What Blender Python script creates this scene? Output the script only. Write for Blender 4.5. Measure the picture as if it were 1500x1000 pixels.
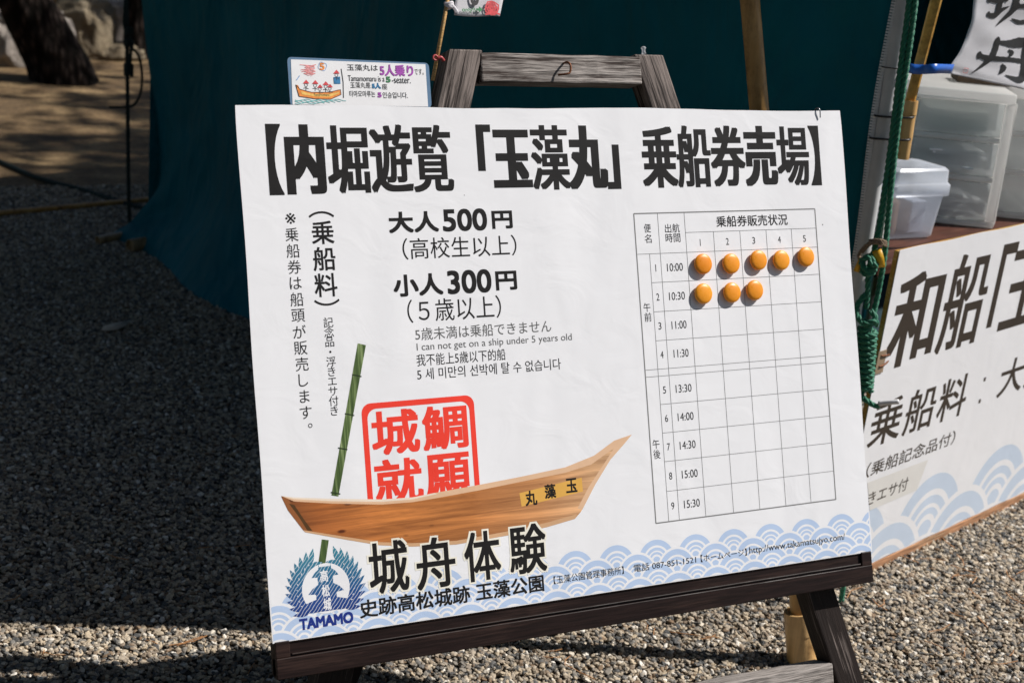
import bpy, bmesh, math, random
import numpy as np
from mathutils import Vector, Matrix, noise
from mathutils.geometry import tessellate_polygon

for o in list(bpy.data.objects):
    bpy.data.objects.remove(o)
scene = bpy.context.scene
col = scene.collection
rnd = random.Random(7)

# ------------------------------------------------------------------ camera
FPX = 2232.0                                   # focal length in pixels of the 1500 px wide photo
CAM = Vector((-0.697, -2.034, 1.594))
R_CW = Matrix(((0.8937079442, 0.0601215489, -0.4446026425),
               (-0.4405512428, 0.3050332590, -0.8443158848),
               (0.0848570143, 0.9504420604, 0.2990972700)))     # camera axes -> world
cd = bpy.data.cameras.new('camera')
cd.sensor_width = 36.0
cd.lens = FPX / 1500.0 * 36.0
cd.clip_start = 0.05
cd.clip_end = 800
cam = bpy.data.objects.new('camera', cd)
cam.matrix_world = Matrix.Translation(CAM) @ R_CW.to_4x4()
cd.dof.use_dof = True
cd.dof.focus_distance = 2.65
cd.dof.aperture_fstop = 6.3
col.objects.link(cam)
scene.camera = cam

# ------------------------------------------------------------------ light
SUN_DIR = Vector((0.635, -0.228, 0.738)).normalized()             # towards the sun
w = bpy.data.worlds.new('World')
scene.world = w
w.use_nodes = True
nt = w.node_tree
sky = nt.nodes.new('ShaderNodeTexSky')
sky.sky_type = 'NISHITA'
sky.sun_disc = False
sky.sun_elevation = math.asin(SUN_DIR.z)
sky.sun_rotation = math.atan2(SUN_DIR.x, SUN_DIR.y)
nt.links.new(sky.outputs[0], nt.nodes['Background'].inputs[0])
nt.nodes['Background'].inputs[1].default_value = 0.05
sd = bpy.data.lights.new('sun', 'SUN')
sd.energy = 5.0
sd.angle = math.radians(0.5)
sd.color = (1.0, 0.955, 0.9)
so = bpy.data.objects.new('sun', sd)
so.rotation_euler = SUN_DIR.to_track_quat('Z', 'Y').to_euler()
so.location = (6, -3, 8)
col.objects.link(so)
scene.view_settings.view_transform = 'Standard'
scene.view_settings.look = 'None'
scene.view_settings.gamma = 1.0
scene.view_settings.exposure = 0.21

# ------------------------------------------------------------------ geometry helpers
H0 = 0.4
LEAN = math.radians(20)
BO = Vector((0, 0, H0))                                           # banner's lower left corner
BU, BV = Vector((1, 0, 0)), Vector((0, math.sin(LEAN), math.cos(LEAN)))
BN = Vector((0, -math.cos(LEAN), math.sin(LEAN)))
MB = Matrix.Translation(BO) @ Matrix((BU, BV, BN)).transposed().to_4x4()
BW, BH = 1.189, 0.845

def ray(px, py):
    return R_CW @ Vector(((px - 750) / FPX, (500 - py) / FPX, -1.0))
def plane(px, py, p, n):                                          # a photo point measured on a known plane
    d = ray(px, py)
    return CAM + d * ((Vector(p) - CAM).dot(n) / d.dot(n))
def G(px, py, z=0.0):
    return plane(px, py, (0, 0, z), Vector((0, 0, 1)))
def B(px, py, n=0.0):                                             # on the board: (u, v)
    p = plane(px, py, BO + BN * n, BN) - BO
    return (p.dot(BU), p.dot(BV))

class Mesh:
    def __init__(s):
        s.v, s.f = [], []
    def add(s, vs, fs):
        k = len(s.v)
        s.v.extend([tuple(v) for v in vs])
        s.f.extend([tuple(i + k for i in f) for f in fs])
        return s
    def box(s, c, size, M=None):
        x, y, z = [a / 2 for a in size]
        vs = [Vector((c[0] + i * x, c[1] + j * y, c[2] + k * z)) for i in (-1, 1) for j in (-1, 1) for k in (-1, 1)]
        if M: vs = [M @ v for v in vs]
        return s.add(vs, [(0, 1, 3, 2), (4, 6, 7, 5), (0, 4, 5, 1), (2, 3, 7, 6), (0, 2, 6, 4), (1, 5, 7, 3)])
    def poly(s, pts, n=None):
        vs = [Vector((p[0], p[1], n if n is not None else p[2])) for p in pts]
        tri = tessellate_polygon([vs])
        # keep them facing +z in the local frame
        out = []
        for a, b, c in tri:
            if (vs[b] - vs[a]).cross(vs[c] - vs[a]).z < 0: a, b, c = a, c, b
            out.append((a, b, c))
        return s.add(vs, out)
    def ring(s, c, r0, r1, n, seg=40, clip=None, a0=0.0, a1=2 * math.pi):
        vs, fs = [], []
        for i in range(seg + 1):
            a = a0 + (a1 - a0) * i / seg
            for r in (r0, r1):
                x, y = c[0] + r * math.cos(a), c[1] + r * math.sin(a)
                if clip:
                    x = min(max(x, clip[0]), clip[2]); y = min(max(y, clip[1]), clip[3])
                vs.append((x, y, n))
        for i in range(seg):
            fs.append((2 * i, 2 * i + 1, 2 * i + 3, 2 * i + 2))
        return s.add(vs, fs)
    def disk(s, c, r, n, seg=32, ry=None, clip=None):
        pts = []
        for i in range(seg):
            a = 2 * math.pi * i / seg
            x, y = c[0] + r * math.cos(a), c[1] + (ry or r) * math.sin(a)
            if clip:
                x = min(max(x, clip[0]), clip[2]); y = min(max(y, clip[1]), clip[3])
            pts.append((x, y, n))
        return s.add(pts, [tuple(range(seg))])
    def stroke(s, pts, wd, n, closed=False):                      # flat pen line
        pts = [Vector((p[0], p[1])) for p in pts]
        if closed: pts = pts + [pts[0]]
        for a, b in zip(pts, pts[1:]):
            d = (b - a)
            if d.length < 1e-9: continue
            d.normalize(); q = Vector((-d.y, d.x)) * wd / 2; e = d * wd * .3
            s.add([(*(a - q - e), n), (*(b - q + e), n), (*(b + q + e), n), (*(a + q - e), n)], [(0, 1, 2, 3)])
            n += 0.000004
        return s
    def tube(s, pts, r, seg=10, cap=True, closed=False):
        pts = [Vector(p) for p in pts]
        rr = r if isinstance(r, (list, tuple)) else [r] * len(pts)
        n = len(pts)
        up = None
        rings = []
        for i, p in enumerate(pts):
            a = pts[(i - 1) % n] if (i > 0 or closed) else p
            b = pts[(i + 1) % n] if (i < n - 1 or closed) else p
            t = (b - a).normalized()
            if up is None:
                up = t.orthogonal().normalized()
            up = (up - t * up.dot(t))
            up = up.normalized() if up.length > 1e-8 else t.orthogonal().normalized()
            q = t.cross(up)
            rings.append([p + (up * math.cos(2 * math.pi * j / seg) + q * math.sin(2 * math.pi * j / seg)) * rr[i] for j in range(seg)])
        vs = [v for rg in rings for v in rg]
        fs = []
        for i in range(n if closed else n - 1):
            i2 = (i + 1) % n
            for j in range(seg):
                fs.append((i * seg + j, i * seg + (j + 1) % seg, i2 * seg + (j + 1) % seg, i2 * seg + j))
        if cap and not closed:
            fs.append(tuple(reversed(range(seg)))); fs.append(tuple((n - 1) * seg + j for j in range(seg)))
        return s.add(vs, fs)
    def lathe(s, prof, M=None, seg=40):                           # profile (r, z) about local z
        vs, fs = [], []
        for r, z in prof:
            for j in range(seg):
                a = 2 * math.pi * j / seg
                v = Vector((r * math.cos(a), r * math.sin(a), z))
                vs.append(M @ v if M else v)
        for i in range(len(prof) - 1):
            for j in range(seg):
                fs.append((i * seg + j, i * seg + (j + 1) % seg, (i + 1) * seg + (j + 1) % seg, (i + 1) * seg + j))
        if prof[0][0] > 1e-5: fs.append(tuple(reversed(range(seg))))
        if prof[-1][0] > 1e-5: fs.append(tuple((len(prof) - 1) * seg + j for j in range(seg)))
        return s.add(vs, fs)
    def rope(s, pts, R, pitch=None, strands=3, seg=7):            # twisted strands round a path
        pts = smooth_path(pts, max(R * 0.55, 0.002))
        pitch = pitch or R * 6.5
        frames = []
        up = None; L = 0
        for i, p in enumerate(pts):
            a = pts[max(i - 1, 0)]; b = pts[min(i + 1, len(pts) - 1)]
            t = (b - a).normalized()
            if up is None: up = t.orthogonal().normalized()
            up = (up - t * up.dot(t)).normalized()
            if i: L += (p - pts[i - 1]).length
            frames.append((p, up.copy(), t.cross(up), L))
        for k in range(strands):
            ph = 2 * math.pi * k / strands
            s.tube([p + (u * math.cos(l / pitch * 2 * math.pi + ph) + q * math.sin(l / pitch * 2 * math.pi + ph)) * R * .5
                    for p, u, q, l in frames], R * .54, seg)
        return s

def smooth_path(pts, step):
    pts = [Vector(p) for p in pts]
    if len(pts) < 3:
        n = max(2, int((pts[1] - pts[0]).length / step))
        return [pts[0].lerp(pts[1], i / n) for i in range(n + 1)]
    out = []
    P = [pts[0] * 2 - pts[1]] + pts + [pts[-1] * 2 - pts[-2]]
    for i in range(1, len(P) - 2):
        a, b, c, d = P[i - 1:i + 3]
        n = max(2, int((c - b).length / step))
        for k in range(n):
            t = k / n
            out.append(0.5 * ((2 * b) + (c - a) * t + (2 * a - 5 * b + 4 * c - d) * t * t + (3 * b - a - 3 * c + d) * t ** 3))
    out.append(pts[-1])
    return out

WM = {}
def link(o, parent=None, W=None):
    W = W or Matrix.Identity(4)
    col.objects.link(o)
    if parent is not None:
        o.parent = parent
        o.matrix_basis = WM[parent.name].inverted() @ W
    else:
        o.matrix_basis = W
    WM[o.name] = W.copy()
    return o
def build(name, mb, m, parent=None, W=None, smooth=False, bevel=0.0, bseg=2, angle=30):
    me = bpy.data.meshes.new(name)
    me.from_pydata(mb.v, [], mb.f)
    me.update()
    if bevel > 0:
        bm = bmesh.new(); bm.from_mesh(me)
        bmesh.ops.remove_doubles(bm, verts=bm.verts, dist=1e-6)
        bmesh.ops.recalc_face_normals(bm, faces=bm.faces)
        ed = [e for e in bm.edges if len(e.link_faces) == 2 and e.calc_face_angle(0) > math.radians(angle)]
        bmesh.ops.bevel(bm, geom=ed, offset=bevel, segments=bseg, profile=.5, affect='EDGES', clamp_overlap=True)
        bm.to_mesh(me); bm.free()
    if smooth:
        me.polygons.foreach_set('use_smooth', [True] * len(me.polygons))
        if smooth != 'all':
            try: me.set_sharp_from_angle(angle=math.radians(40))
            except Exception: pass
    me.materials.append(m)
    return link(bpy.data.objects.new(name, me), parent, W)
def tag(o, label, cat, group=None, kind=None):
    if kind: o['kind'] = kind
    if label: o['label'] = label
    if cat: o['category'] = cat
    if group: o['group'] = group
    return o
def thing(name, label, cat, loc, group=None):
    o = bpy.data.objects.new(name, None)
    o.empty_display_size = .05
    link(o, None, Matrix.Translation(Vector(loc)))
    return tag(o, label, cat, group)
def frame(o, x, z):                                               # matrix with local x along x, local z near z
    x = Vector(x).normalized(); z = Vector(z)
    z = (z - x * z.dot(x)).normalized()
    y = z.cross(x)
    return Matrix.Translation(Vector(o)) @ Matrix((x, y, z)).transposed().to_4x4()

# ------------------------------------------------------------------ materials
class NB:
    def __init__(s, name):
        s.m = bpy.data.materials.new(name); s.m.use_nodes = True
        s.t = s.m.node_tree; s.b = s.t.nodes['Principled BSDF']
    def n(s, t, **kw):
        x = s.t.nodes.new(t)
        for k, v in kw.items(): setattr(x, k, v)
        return x
    def l(s, a, b): s.t.links.new(a, b)
    def coord(s, scale=(1, 1, 1), rot=(0, 0, 0), out='Object'):
        c = s.n('ShaderNodeTexCoord'); mp = s.n('ShaderNodeMapping')
        mp.inputs['Scale'].default_value = scale; mp.inputs['Rotation'].default_value = rot
        s.l(c.outputs[out], mp.inputs[0]); return mp.outputs[0]
    def noise(s, vec, scale, detail=4, rough=.55, dist=0.0):
        x = s.n('ShaderNodeTexNoise'); x.inputs['Scale'].default_value = scale
        x.inputs['Detail'].default_value = detail; x.inputs['Roughness'].default_value = rough
        x.inputs['Distortion'].default_value = dist
        if vec: s.l(vec, x.inputs['Vector'])
        return x.outputs['Fac']
    def ramp(s, fac, stops, interp='LINEAR'):
        x = s.n('ShaderNodeValToRGB'); e = x.color_ramp.elements; x.color_ramp.interpolation = interp
        while len(e) < len(stops): e.new(0.5)
        for el, (p, c) in zip(e, stops):
            el.position = p; el.color = (*c, 1) if len(c) == 3 else c
        s.l(fac, x.inputs[0]); return x.outputs[0]
    def mix(s, fac, a, b, mode='MIX'):
        x = s.n('ShaderNodeMix', data_type='RGBA', blend_type=mode)
        for sock, v in ((x.inputs[0], fac), (x.inputs[6], a), (x.inputs[7], b)):
            if hasattr(v, 'links'): s.l(v, sock)
            else: sock.default_value = v if not isinstance(v, tuple) or len(v) == 4 else (*v, 1)
        return x.outputs[2]
    def math(s, op, a, b=0.0):
        x = s.n('ShaderNodeMath', operation=op)
        for sock, v in ((x.inputs[0], a), (x.inputs[1], b)):
            if hasattr(v, 'links'): s.l(v, sock)
            else: sock.default_value = v
        return x.outputs[0]
    def bump(s, h, dist, strength=1.0, prev=None):
        x = s.n('ShaderNodeBump'); x.inputs['Distance'].default_value = dist; x.inputs['Strength'].default_value = strength
        s.l(h, x.inputs['Height'])
        if prev: s.l(prev, x.inputs['Normal'])
        return x.outputs[0]
    def out(s, base=None, rough=None, normal=None, **kw):
        for k, v in (('Base Color', base), ('Roughness', rough), ('Normal', normal), *kw.items()):
            if v is None: continue
            k = k.replace('_', ' ')
            if hasattr(v, 'links'): s.l(v, s.b.inputs[k])
            else: s.b.inputs[k].default_value = (*v, 1) if isinstance(v, tuple) and len(s.b.inputs[k].default_value) == 4 else v
        return s.m

def vinyl_bump(b):                                                # the slack, creased banner sheet
    c = b.coord((1.6, .55, 1)); h1 = b.noise(c, 3.0, 2, .4, .8)
    c2 = b.coord((1, 1.4, 1), (0, 0, .6)); h2 = b.noise(c2, 9.0, 3, .5, 1.2)
    n = b.bump(h1, .010, .55)
    return b.bump(h2, .0022, .45, n)
def vinyl(name, base, rough=.42, spec=.35):
    b = NB(name)
    return b.out(base, rough, vinyl_bump(b), Specular_IOR_Level=spec)
def plain(name, base, rough=.6, var=.15, scale=30, bump=0.0, **kw):
    b = NB(name); c = b.coord()
    f = b.noise(c, scale, 4)
    d = tuple(max(0, x * (1 - var)) for x in base); l = tuple(min(1, x * (1 + var)) for x in base)
    colr = b.ramp(f, [(.3, d), (.7, l)])
    nr = b.bump(b.noise(c, scale * 2.5, 3), bump) if bump else None
    return b.out(colr, rough, nr, **kw)
def wood(name, dark, worn, amount, rough=.7, along=6, across=120, bump=.0012, fade=None):
    b = NB(name)
    c = b.coord((along, across, across))
    g = b.noise(c, 1.0, 5, .65, .35)
    c2 = b.coord((2.2, 9, 9)); g2 = b.noise(c2, 1.6, 4, .6)
    mask = b.math('ADD', b.math('MULTIPLY', g, .62), b.math('MULTIPLY', g2, .55))
    k = .66 - amount * .22
    if fade:                                                      # the upper end has weathered more than the foot
        sx = b.n('ShaderNodeSeparateXYZ'); tc = b.n('ShaderNodeTexCoord'); b.l(tc.outputs['Object'], sx.inputs[0])
        fa = b.ramp(b.math('ADD', b.math('MULTIPLY', sx.outputs[0], .8), .6), [(.12, (fade,) * 3), (.5, (0, 0, 0))])
        mask = b.math('ADD', mask, fa)
    f = b.ramp(mask, [(k, (0, 0, 0)), (k + .12, (1, 1, 1))])
    fine = b.noise(b.coord((along * 3, across * 3, across * 3)), 1.0, 3)
    wc = b.ramp(fine, [(.34, tuple(x * .30 for x in worn)), (.52, tuple(x * .8 for x in worn)), (.7, worn)])
    dc = b.ramp(fine, [(.3, tuple(x * .6 for x in dark)), (.7, tuple(x * 1.4 for x in dark))])
    return b.out(b.mix(f, dc, wc), rough, b.bump(g, bump), Specular_IOR_Level=.22)

M = {}
M['vinyl'] = vinyl('white_vinyl', (.805, .81, .84))
M['black_print'] = vinyl('black_print', (.012, .011, .011), .45, .22)
M['grey_print'] = vinyl('thin_grey_print', (.12, .12, .12), .42)
M['blue_print'] = vinyl('pale_blue_print', (.45, .57, .78))
M['white_print'] = vinyl('white_print', (.795, .80, .83))
M['red_print'] = vinyl('red_print', (.84, .052, .03))
M['cream_print'] = vinyl('cream_print', (.83, .80, .70))

def boat_print():
    b = NB('boat_wood_print')
    c = b.coord((3.0, 85, 1), (0, 0, -.13)); g = b.noise(c, 1.0, 6, .68, .9)
    sx = b.n('ShaderNodeSeparateXYZ'); cc = b.n('ShaderNodeTexCoord'); b.l(cc.outputs['Object'], sx.inputs[0])
    u = sx.outputs[0]
    t = b.math('MULTIPLY', u, 1.45)
    base = b.ramp(t, [(.05, (.15, .050, .015)), (.13, (.31, .100, .025)), (.30, (.43, .155, .040)), (.52, (.39, .150, .044)), (.70, (.49, .235, .10)), (.85, (.58, .35, .195)), (1, (.66, .45, .30))])
    gr = b.ramp(g, [(.32, (.50, .43, .37)), (.5, (.95, .92, .88)), (.66, (1.42, 1.38, 1.32))])
    vo = b.n('ShaderNodeTexVoronoi'); b.l(b.coord((16, 40, 0), (0, 0, -.1)), vo.inputs['Vector']); vo.inputs['Scale'].default_value = 1.0
    kn = b.ramp(vo.outputs['Distance'], [(.07, (.25, .16, .1)), (.15, (1, 1, 1))])
    cl = b.mix(1.0, b.mix(1.0, base, gr, 'MULTIPLY'), kn, 'MULTIPLY')
    sh = b.ramp(b.math('MULTIPLY', sx.outputs[1], 4.0), [(.34, (.60, .54, .48)), (.50, (1.0, 1.0, 1.0)), (.62, (1.22, 1.22, 1.2)), (.75, (1.12, 1.1, 1.05))])
    return b.out(b.mix(1.0, cl, sh, 'MULTIPLY'), .4, vinyl_bump(b))
M['boat_print'] = boat_print()
M['boat_light'] = vinyl('boat_pale_wood_print', (.72, .47, .30))
M['boat_pale'] = vinyl('boat_white_wood_print', (.82, .70, .58))
M['boat_dark'] = vinyl('boat_dark_wood_print', (.085, .04, .012))
M['boat_mid'] = vinyl('boat_brown_wood_print', (.28, .10, .032))
M['plate_print'] = vinyl('yellow_plate_print', (.72, .40, .085))
def bamboo_print():
    b = NB('green_bamboo_print')
    c = b.coord((260, 8, 1), (0, 0, .17)); g = b.noise(c, 1, 3)
    return b.out(b.ramp(g, [(.32, (.022, .048, .012)), (.50, (.07, .115, .03)), (.62, (.19, .26, .10)), (.75, (.42, .48, .28))]), .4, vinyl_bump(b))
M['bamboo_print'] = bamboo_print()
def emblem_print():
    b = NB('blue_gradient_emblem_print')
    sx = b.n('ShaderNodeSeparateXYZ'); cc = b.n('ShaderNodeTexCoord'); b.l(cc.outputs['Object'], sx.inputs[0])
    t = b.math('MULTIPLY', sx.outputs[1], 7.0)
    base = b.ramp(t, [(.12, (.006, .020, .17)), (.4, (.010, .055, .24)), (.62, (.014, .12, .26)), (.95, (.035, .22, .30))])
    wv = b.n('ShaderNodeTexWave'); b.l(b.coord((1, 1, 0), (0, 0, .7)), wv.inputs[0]); wv.inputs['Scale'].default_value = 62
    wv.inputs['Distortion'].default_value = 3.0
    st = b.ramp(wv.outputs[1], [(.90, (0, 0, 0)), (.97, (.8, .8, .8))])
    return b.out(b.mix(st, base, (.79, .8, .82)), .42, vinyl_bump(b))
M['emblem_print'] = emblem_print()

M['board_wood'] = wood('dark_stained_board', (.0135, .0070, .0062), (.040, .022, .018), .25, .42, 5, 90, .0006)
M['easel_worn'] = wood('weathered_easel_wood', (.016, .0105, .009), (.26, .215, .195), -.22, .7, 7, 150, .002, .15)
M['easel_top'] = wood('grey_bleached_wood', (.04, .028, .024), (.42, .38, .355), .78, .8, 7, 150, .0025)
M['easel_dark'] = wood('dark_easel_wood', (.022, .014, .012), (.20, .16, .15), .30, .65, 8, 150, .002)
M['rust'] = plain('rusty_steel', (.16, .06, .025), .6, .5, 200, .0005, Metallic=.5)
M['steel'] = plain('steel_wire', (.35, .36, .38), .3, .1, 60, 0, Metallic=.9)
def enamel():
    b = NB('orange_enamel'); oi = b.n('ShaderNodeObjectInfo'); f = b.noise(b.coord((1, 1, 1)), 90, 4, .7)
    cl = b.mix(1.0, b.ramp(oi.outputs['Random'], [(0, (.80, .25, .008)), (1, (.88, .33, .016))]), b.ramp(f, [(.3, (.93, .93, .93)), (.7, (1.03, 1.03, 1.03))]), 'MULTIPLY')
    return b.out(cl, b.ramp(f, [(.35, (.26,) * 3), (.65, (.46,) * 3)]), b.bump(f, .0002), Coat_Weight=.15)
M['orange'] = enamel()
M['orange_dark'] = plain('orange_plastic_rim', (.70, .20, .008), .4, .06, 40)
M['paper'] = plain('white_paper', (.78, .78, .80), .6, .03, 40)
M['laminate'] = plain('clear_blue_laminate_edge', (.13, .22, .34), .25, .06, 40)
INK = {k: plain('ink_' + k, c, .5, .25, 160) for k, c in dict(
    black=(.016, .016, .018), purple=(.33, .05, .38), green=(.03, .20, .07), blue=(.02, .17, .36), red=(.62, .05, .06),
    orange=(.78, .25, .04), yellow=(.8, .5, .12), teal=(.20, .50, .50), lightblue=(.25, .42, .7), pink=(.8, .3, .3)).items()}
def see_light(m, c, k):                                            # thin cloth or milky plastic that lets light through
    t = m.node_tree; tb = t.nodes.new('ShaderNodeBsdfTranslucent'); tb.inputs[0].default_value = (*c, 1)
    mx = t.nodes.new('ShaderNodeMixShader'); mx.inputs[0].default_value = k
    t.links.new(t.nodes['Principled BSDF'].outputs[0], mx.inputs[1]); t.links.new(tb.outputs[0], mx.inputs[2])
    t.links.new(mx.outputs[0], t.nodes['Material Output'].inputs[0]); return m
M['cloth'] = see_light(plain('white_cotton_cloth', (.82, .81, .84), .9, .04, 300, .0006), (.86, .85, .90), .38)
M['stick'] = wood('pale_bamboo_stick', (.55, .33, .13), (.68, .46, .22), .6, .5, 10, 200, .0003)
M['red_plastic'] = plain('faded_red_plastic', (.46, .07, .075), .45, .2, 60)
M['grey_metal'] = plain('grey_painted_pole', (.56, .57, .58), .45, .1, 14, .0002)
M['white_plastic'] = see_light(plain('milky_white_plastic', (.84, .84, .83), .35, .04, 10), (.92, .91, .90), .6)
M['zip'] = plain('white_zipper_teeth', (.78, .79, .8), .5, .08, 60)
M['black_tie'] = plain('black_plastic_tie', (.012, .012, .014), .4, .2, 60)
M['yellow_tape'] = plain('yellow_tape', (.72, .40, .02), .4, .15, 60, .0004)
M['white_tape'] = plain('white_tape', (.72, .72, .74), .5, .06, 60, .0004)
M['blue_tape'] = plain('blue_plastic_tape', (.01, .11, .50), .32, .2, 30, .0004)
M['twine'] = plain('tan_twine', (.26, .19, .13), .9, .4, 200, .001)
M['table_brown'] = wood('brown_laminate_table', (.075, .028, .019), (.12, .05, .032), .5, .5, 4, 40, .0002)
M['plywood'] = wood('raw_plywood', (.42, .22, .12), (.58, .36, .22), .5, .7, 5, 70, .0006)
M['panel_edge'] = wood('yellowed_panel_edge', (.34, .17, .025), (.62, .42, .14), .5, .6, 3, 200, .0004)
M['leaf_litter'] = plain('dry_pine_needle', (.40, .20, .085), .7, .3, 60)
M['pale_leaf'] = plain('pale_dry_leaf', (.42, .36, .30), .7, .15, 60)
M['dark_cord'] = plain('dark_green_cord', (.008, .022, .02), .8, .3, 90)

def rope_mat(name, c):
    b = NB(name); f = b.noise(b.coord(), 260, 4, .7)
    return b.out(b.ramp(f, [(.3, tuple(x * .55 for x in c)), (.7, tuple(x * 1.35 for x in c))]), .55, b.bump(f, .0012), Sheen_Weight=.2)
M['green_rope'] = rope_mat('green_twisted_rope', (.001, .165, .088))
M['white_rope'] = rope_mat('white_cord', (.6, .6, .58))
def bamboo(name, a, c):
    b = NB(name); g = b.noise(b.coord((60, 60, 2.2)), 1.0, 5, .6, .4); g2 = b.noise(b.coord((9, 9, 7)), 1.0, 5, .65)
    cl = b.mix(b.ramp(g2, [(.35, (0, 0, 0)), (.75, (1, 1, 1))]), b.ramp(g, [(.3, tuple(x * .6 for x in a)), (.6, a)]), b.ramp(g, [(.3, tuple(x * .7 for x in c)), (.6, c)]))
    st = b.ramp(b.noise(b.coord((14, 14, 9)), 1.3, 6, .75), [(.36, (.42, .36, .30)), (.5, (1, 1, 1))])
    return b.out(b.mix(.75, cl, st, 'MULTIPLY'), .42, b.bump(g, .0008))
M['bamboo'] = bamboo('aged_yellow_bamboo', (.42, .22, .055), (.56, .34, .12))
M['bamboo_pale'] = bamboo('fresh_cut_bamboo', (.56, .33, .12), (.66, .44, .21))
M['bamboo_gold'] = bamboo('golden_split_bamboo', (.50, .26, .045), (.62, .36, .09))
M['bamboo_grey'] = bamboo('grey_weathered_bamboo', (.30, .20, .09), (.42, .30, .17))

def tarp():
    b = NB('teal_tent_canvas')
    c = b.coord((2.0, 2.0, .7), (.5, .4, .2)); f = b.noise(c, 1.2, 3, .5, .8)
    f2 = b.noise(b.coord((1, 1, 1)), 900, 2)
    cl = b.ramp(b.noise(b.coord(), 2.5, 3), [(.3, (.002, .10, .132)), (.7, (.003, .145, .19))])
    f3 = b.noise(b.coord((1.5, 1.5, .8), (.3, .2, .5)), 5, 3, .55, 1.4); n = b.bump(f, .16, .8); n = b.bump(f3, .018, .7, n); n = b.bump(f2, .0004, .5, n)
    return b.out(cl, .7, n, Specular_IOR_Level=.12)
M['tarp'] = tarp()
M['tarp_inner'] = plain('dark_tent_lining', (.006, .03, .04), .9, .1, 8)
def translucent(name, c, alpha, rough=.25, trans=.6):
    b = NB(name); f = b.noise(b.coord((4, 4, 2)), 3, 3)
    tr = b.n('ShaderNodeBsdfTransparent'); tr.inputs[0].default_value = (*[min(1, x * 1.1) for x in c], 1)
    mx = b.n('ShaderNodeMixShader'); mx.inputs[0].default_value = alpha
    b.out(c, b.ramp(f, [(.3, (rough * .7,) * 3), (.7, (rough * 1.3,) * 3)]), None)
    tl = b.n('ShaderNodeBsdfTranslucent'); tl.inputs[0].default_value = (*[min(1, x * 1.15) for x in c], 1)
    m2 = b.n('ShaderNodeMixShader'); m2.inputs[0].default_value = trans; b.l(b.b.outputs[0], m2.inputs[1]); b.l(tl.outputs[0], m2.inputs[2])
    b.l(tr.outputs[0], mx.inputs[1]); b.l(m2.outputs[0], mx.inputs[2])
    b.l(mx.outputs[0], b.t.nodes['Material Output'].inputs[0])
    return b.m
M['clear_plastic'] = translucent('clear_polypropylene', (.84, .86, .90), .34, .2, .45)
M['frosted'] = translucent('frosted_drawer_plastic', (.86, .87, .87), .42, .3, .5)

# ------------------------------------------------------------------ lettering (the built-in font)
_gl = {}
def glyph(s):
    if s in _gl: return _gl[s]
    c = bpy.data.curves.new('lettering', 'FONT'); c.body = s; c.size = 1.0; c.resolution_u = 5
    o = bpy.data.objects.new('lettering', c); col.objects.link(o)
    dg = bpy.context.evaluated_depsgraph_get(); dg.update()
    me = bpy.data.meshes.new_from_object(o.evaluated_get(dg))
    v = np.empty(len(me.vertices) * 3); me.vertices.foreach_get('co', v); v = v.reshape(-1, 3)[:, :2].copy()
    f = [tuple(p.vertices) for p in me.polygons]
    bpy.data.objects.remove(o); bpy.data.curves.remove(c); bpy.data.meshes.remove(me)
    _gl[s] = (v, f)
    return _gl[s]
def text_uv(mb, s, u0, v0, u1, v1, n, bold=(0, 0), rot=0.0, shear=0.0):
    v, f = glyph(s)
    if rot:
        cs, sn = math.cos(rot), math.sin(rot)
        v = np.stack([v[:, 0] * cs - v[:, 1] * sn, v[:, 0] * sn + v[:, 1] * cs], 1)
    mn, mx = v.min(0), v.max(0)
    bx, by = bold
    sc = np.array([(u1 - u0 - 2 * bx), (v1 - v0 - 2 * by)]) / np.maximum(mx - mn, 1e-6)
    q = (v - mn) * sc + np.array([u0 + bx, v0 + by])
    if shear: q[:, 0] += (q[:, 1] - v0) * shear
    if bx or by:
        sh = [(i * bx, j * by) for i in (-1, 0, 1) for j in (-1, 0, 1)]
        if bx > .004: sh += [(i * bx * .5, j * by) for i in (-1, 1) for j in (-1, 0, 1)]
    else:
        sh = [(0, 0)]
    for k, (dx, dy) in enumerate(sh):
        mb.add([(a + dx, b + dy, n + k * .000012) for a, b in q], f)
def T(mb, s, tl, br, n=.0010, bold=(0, 0), conv=B, **kw):
    u0, v1 = conv(*tl); u1, v0 = conv(*br)
    text_uv(mb, s, u0, v0, u1, v1, n, bold, **kw)
def Tc(mb, s, c, wpx, hpx, n=.0010, bold=(0, 0), conv=B, **kw):    # centred on a photo point
    T(mb, s, (c[0] - wpx / 2, c[1] - hpx / 2), (c[0] + wpx / 2, c[1] + hpx / 2), n, bold, conv, **kw)
CJK_H = .93
def column(mb, s, a, b, size, n=.0010, bold=(0, 0), skip=()):      # vertical writing from point a to point b
    m = len(s) - 1
    for i, ch in enumerate(s):
        x = a[0] + (b[0] - a[0]) * i / m; y = a[1] + (b[1] - a[1]) * i / m
        if ch in skip: continue
        v, f = glyph(ch); wh = v.max(0) - v.min(0)
        cu, cv = B(x, y)
        px = abs(B(x + 10, y)[0] - B(x, y)[0]) / 10; py = abs(B(x, y + 10)[1] - B(x, y)[1]) / 10
        sz_ = size * (1.35 if ch == '※' else 1); w_, h_ = wh[0] * sz_ * px / CJK_H * .95, wh[1] * sz_ * py / CJK_H
        text_uv(mb, ch, cu - w_ / 2, cv - h_ / 2, cu + w_ / 2, cv + h_ / 2, n, bold)
# ==SECTION2==

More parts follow.
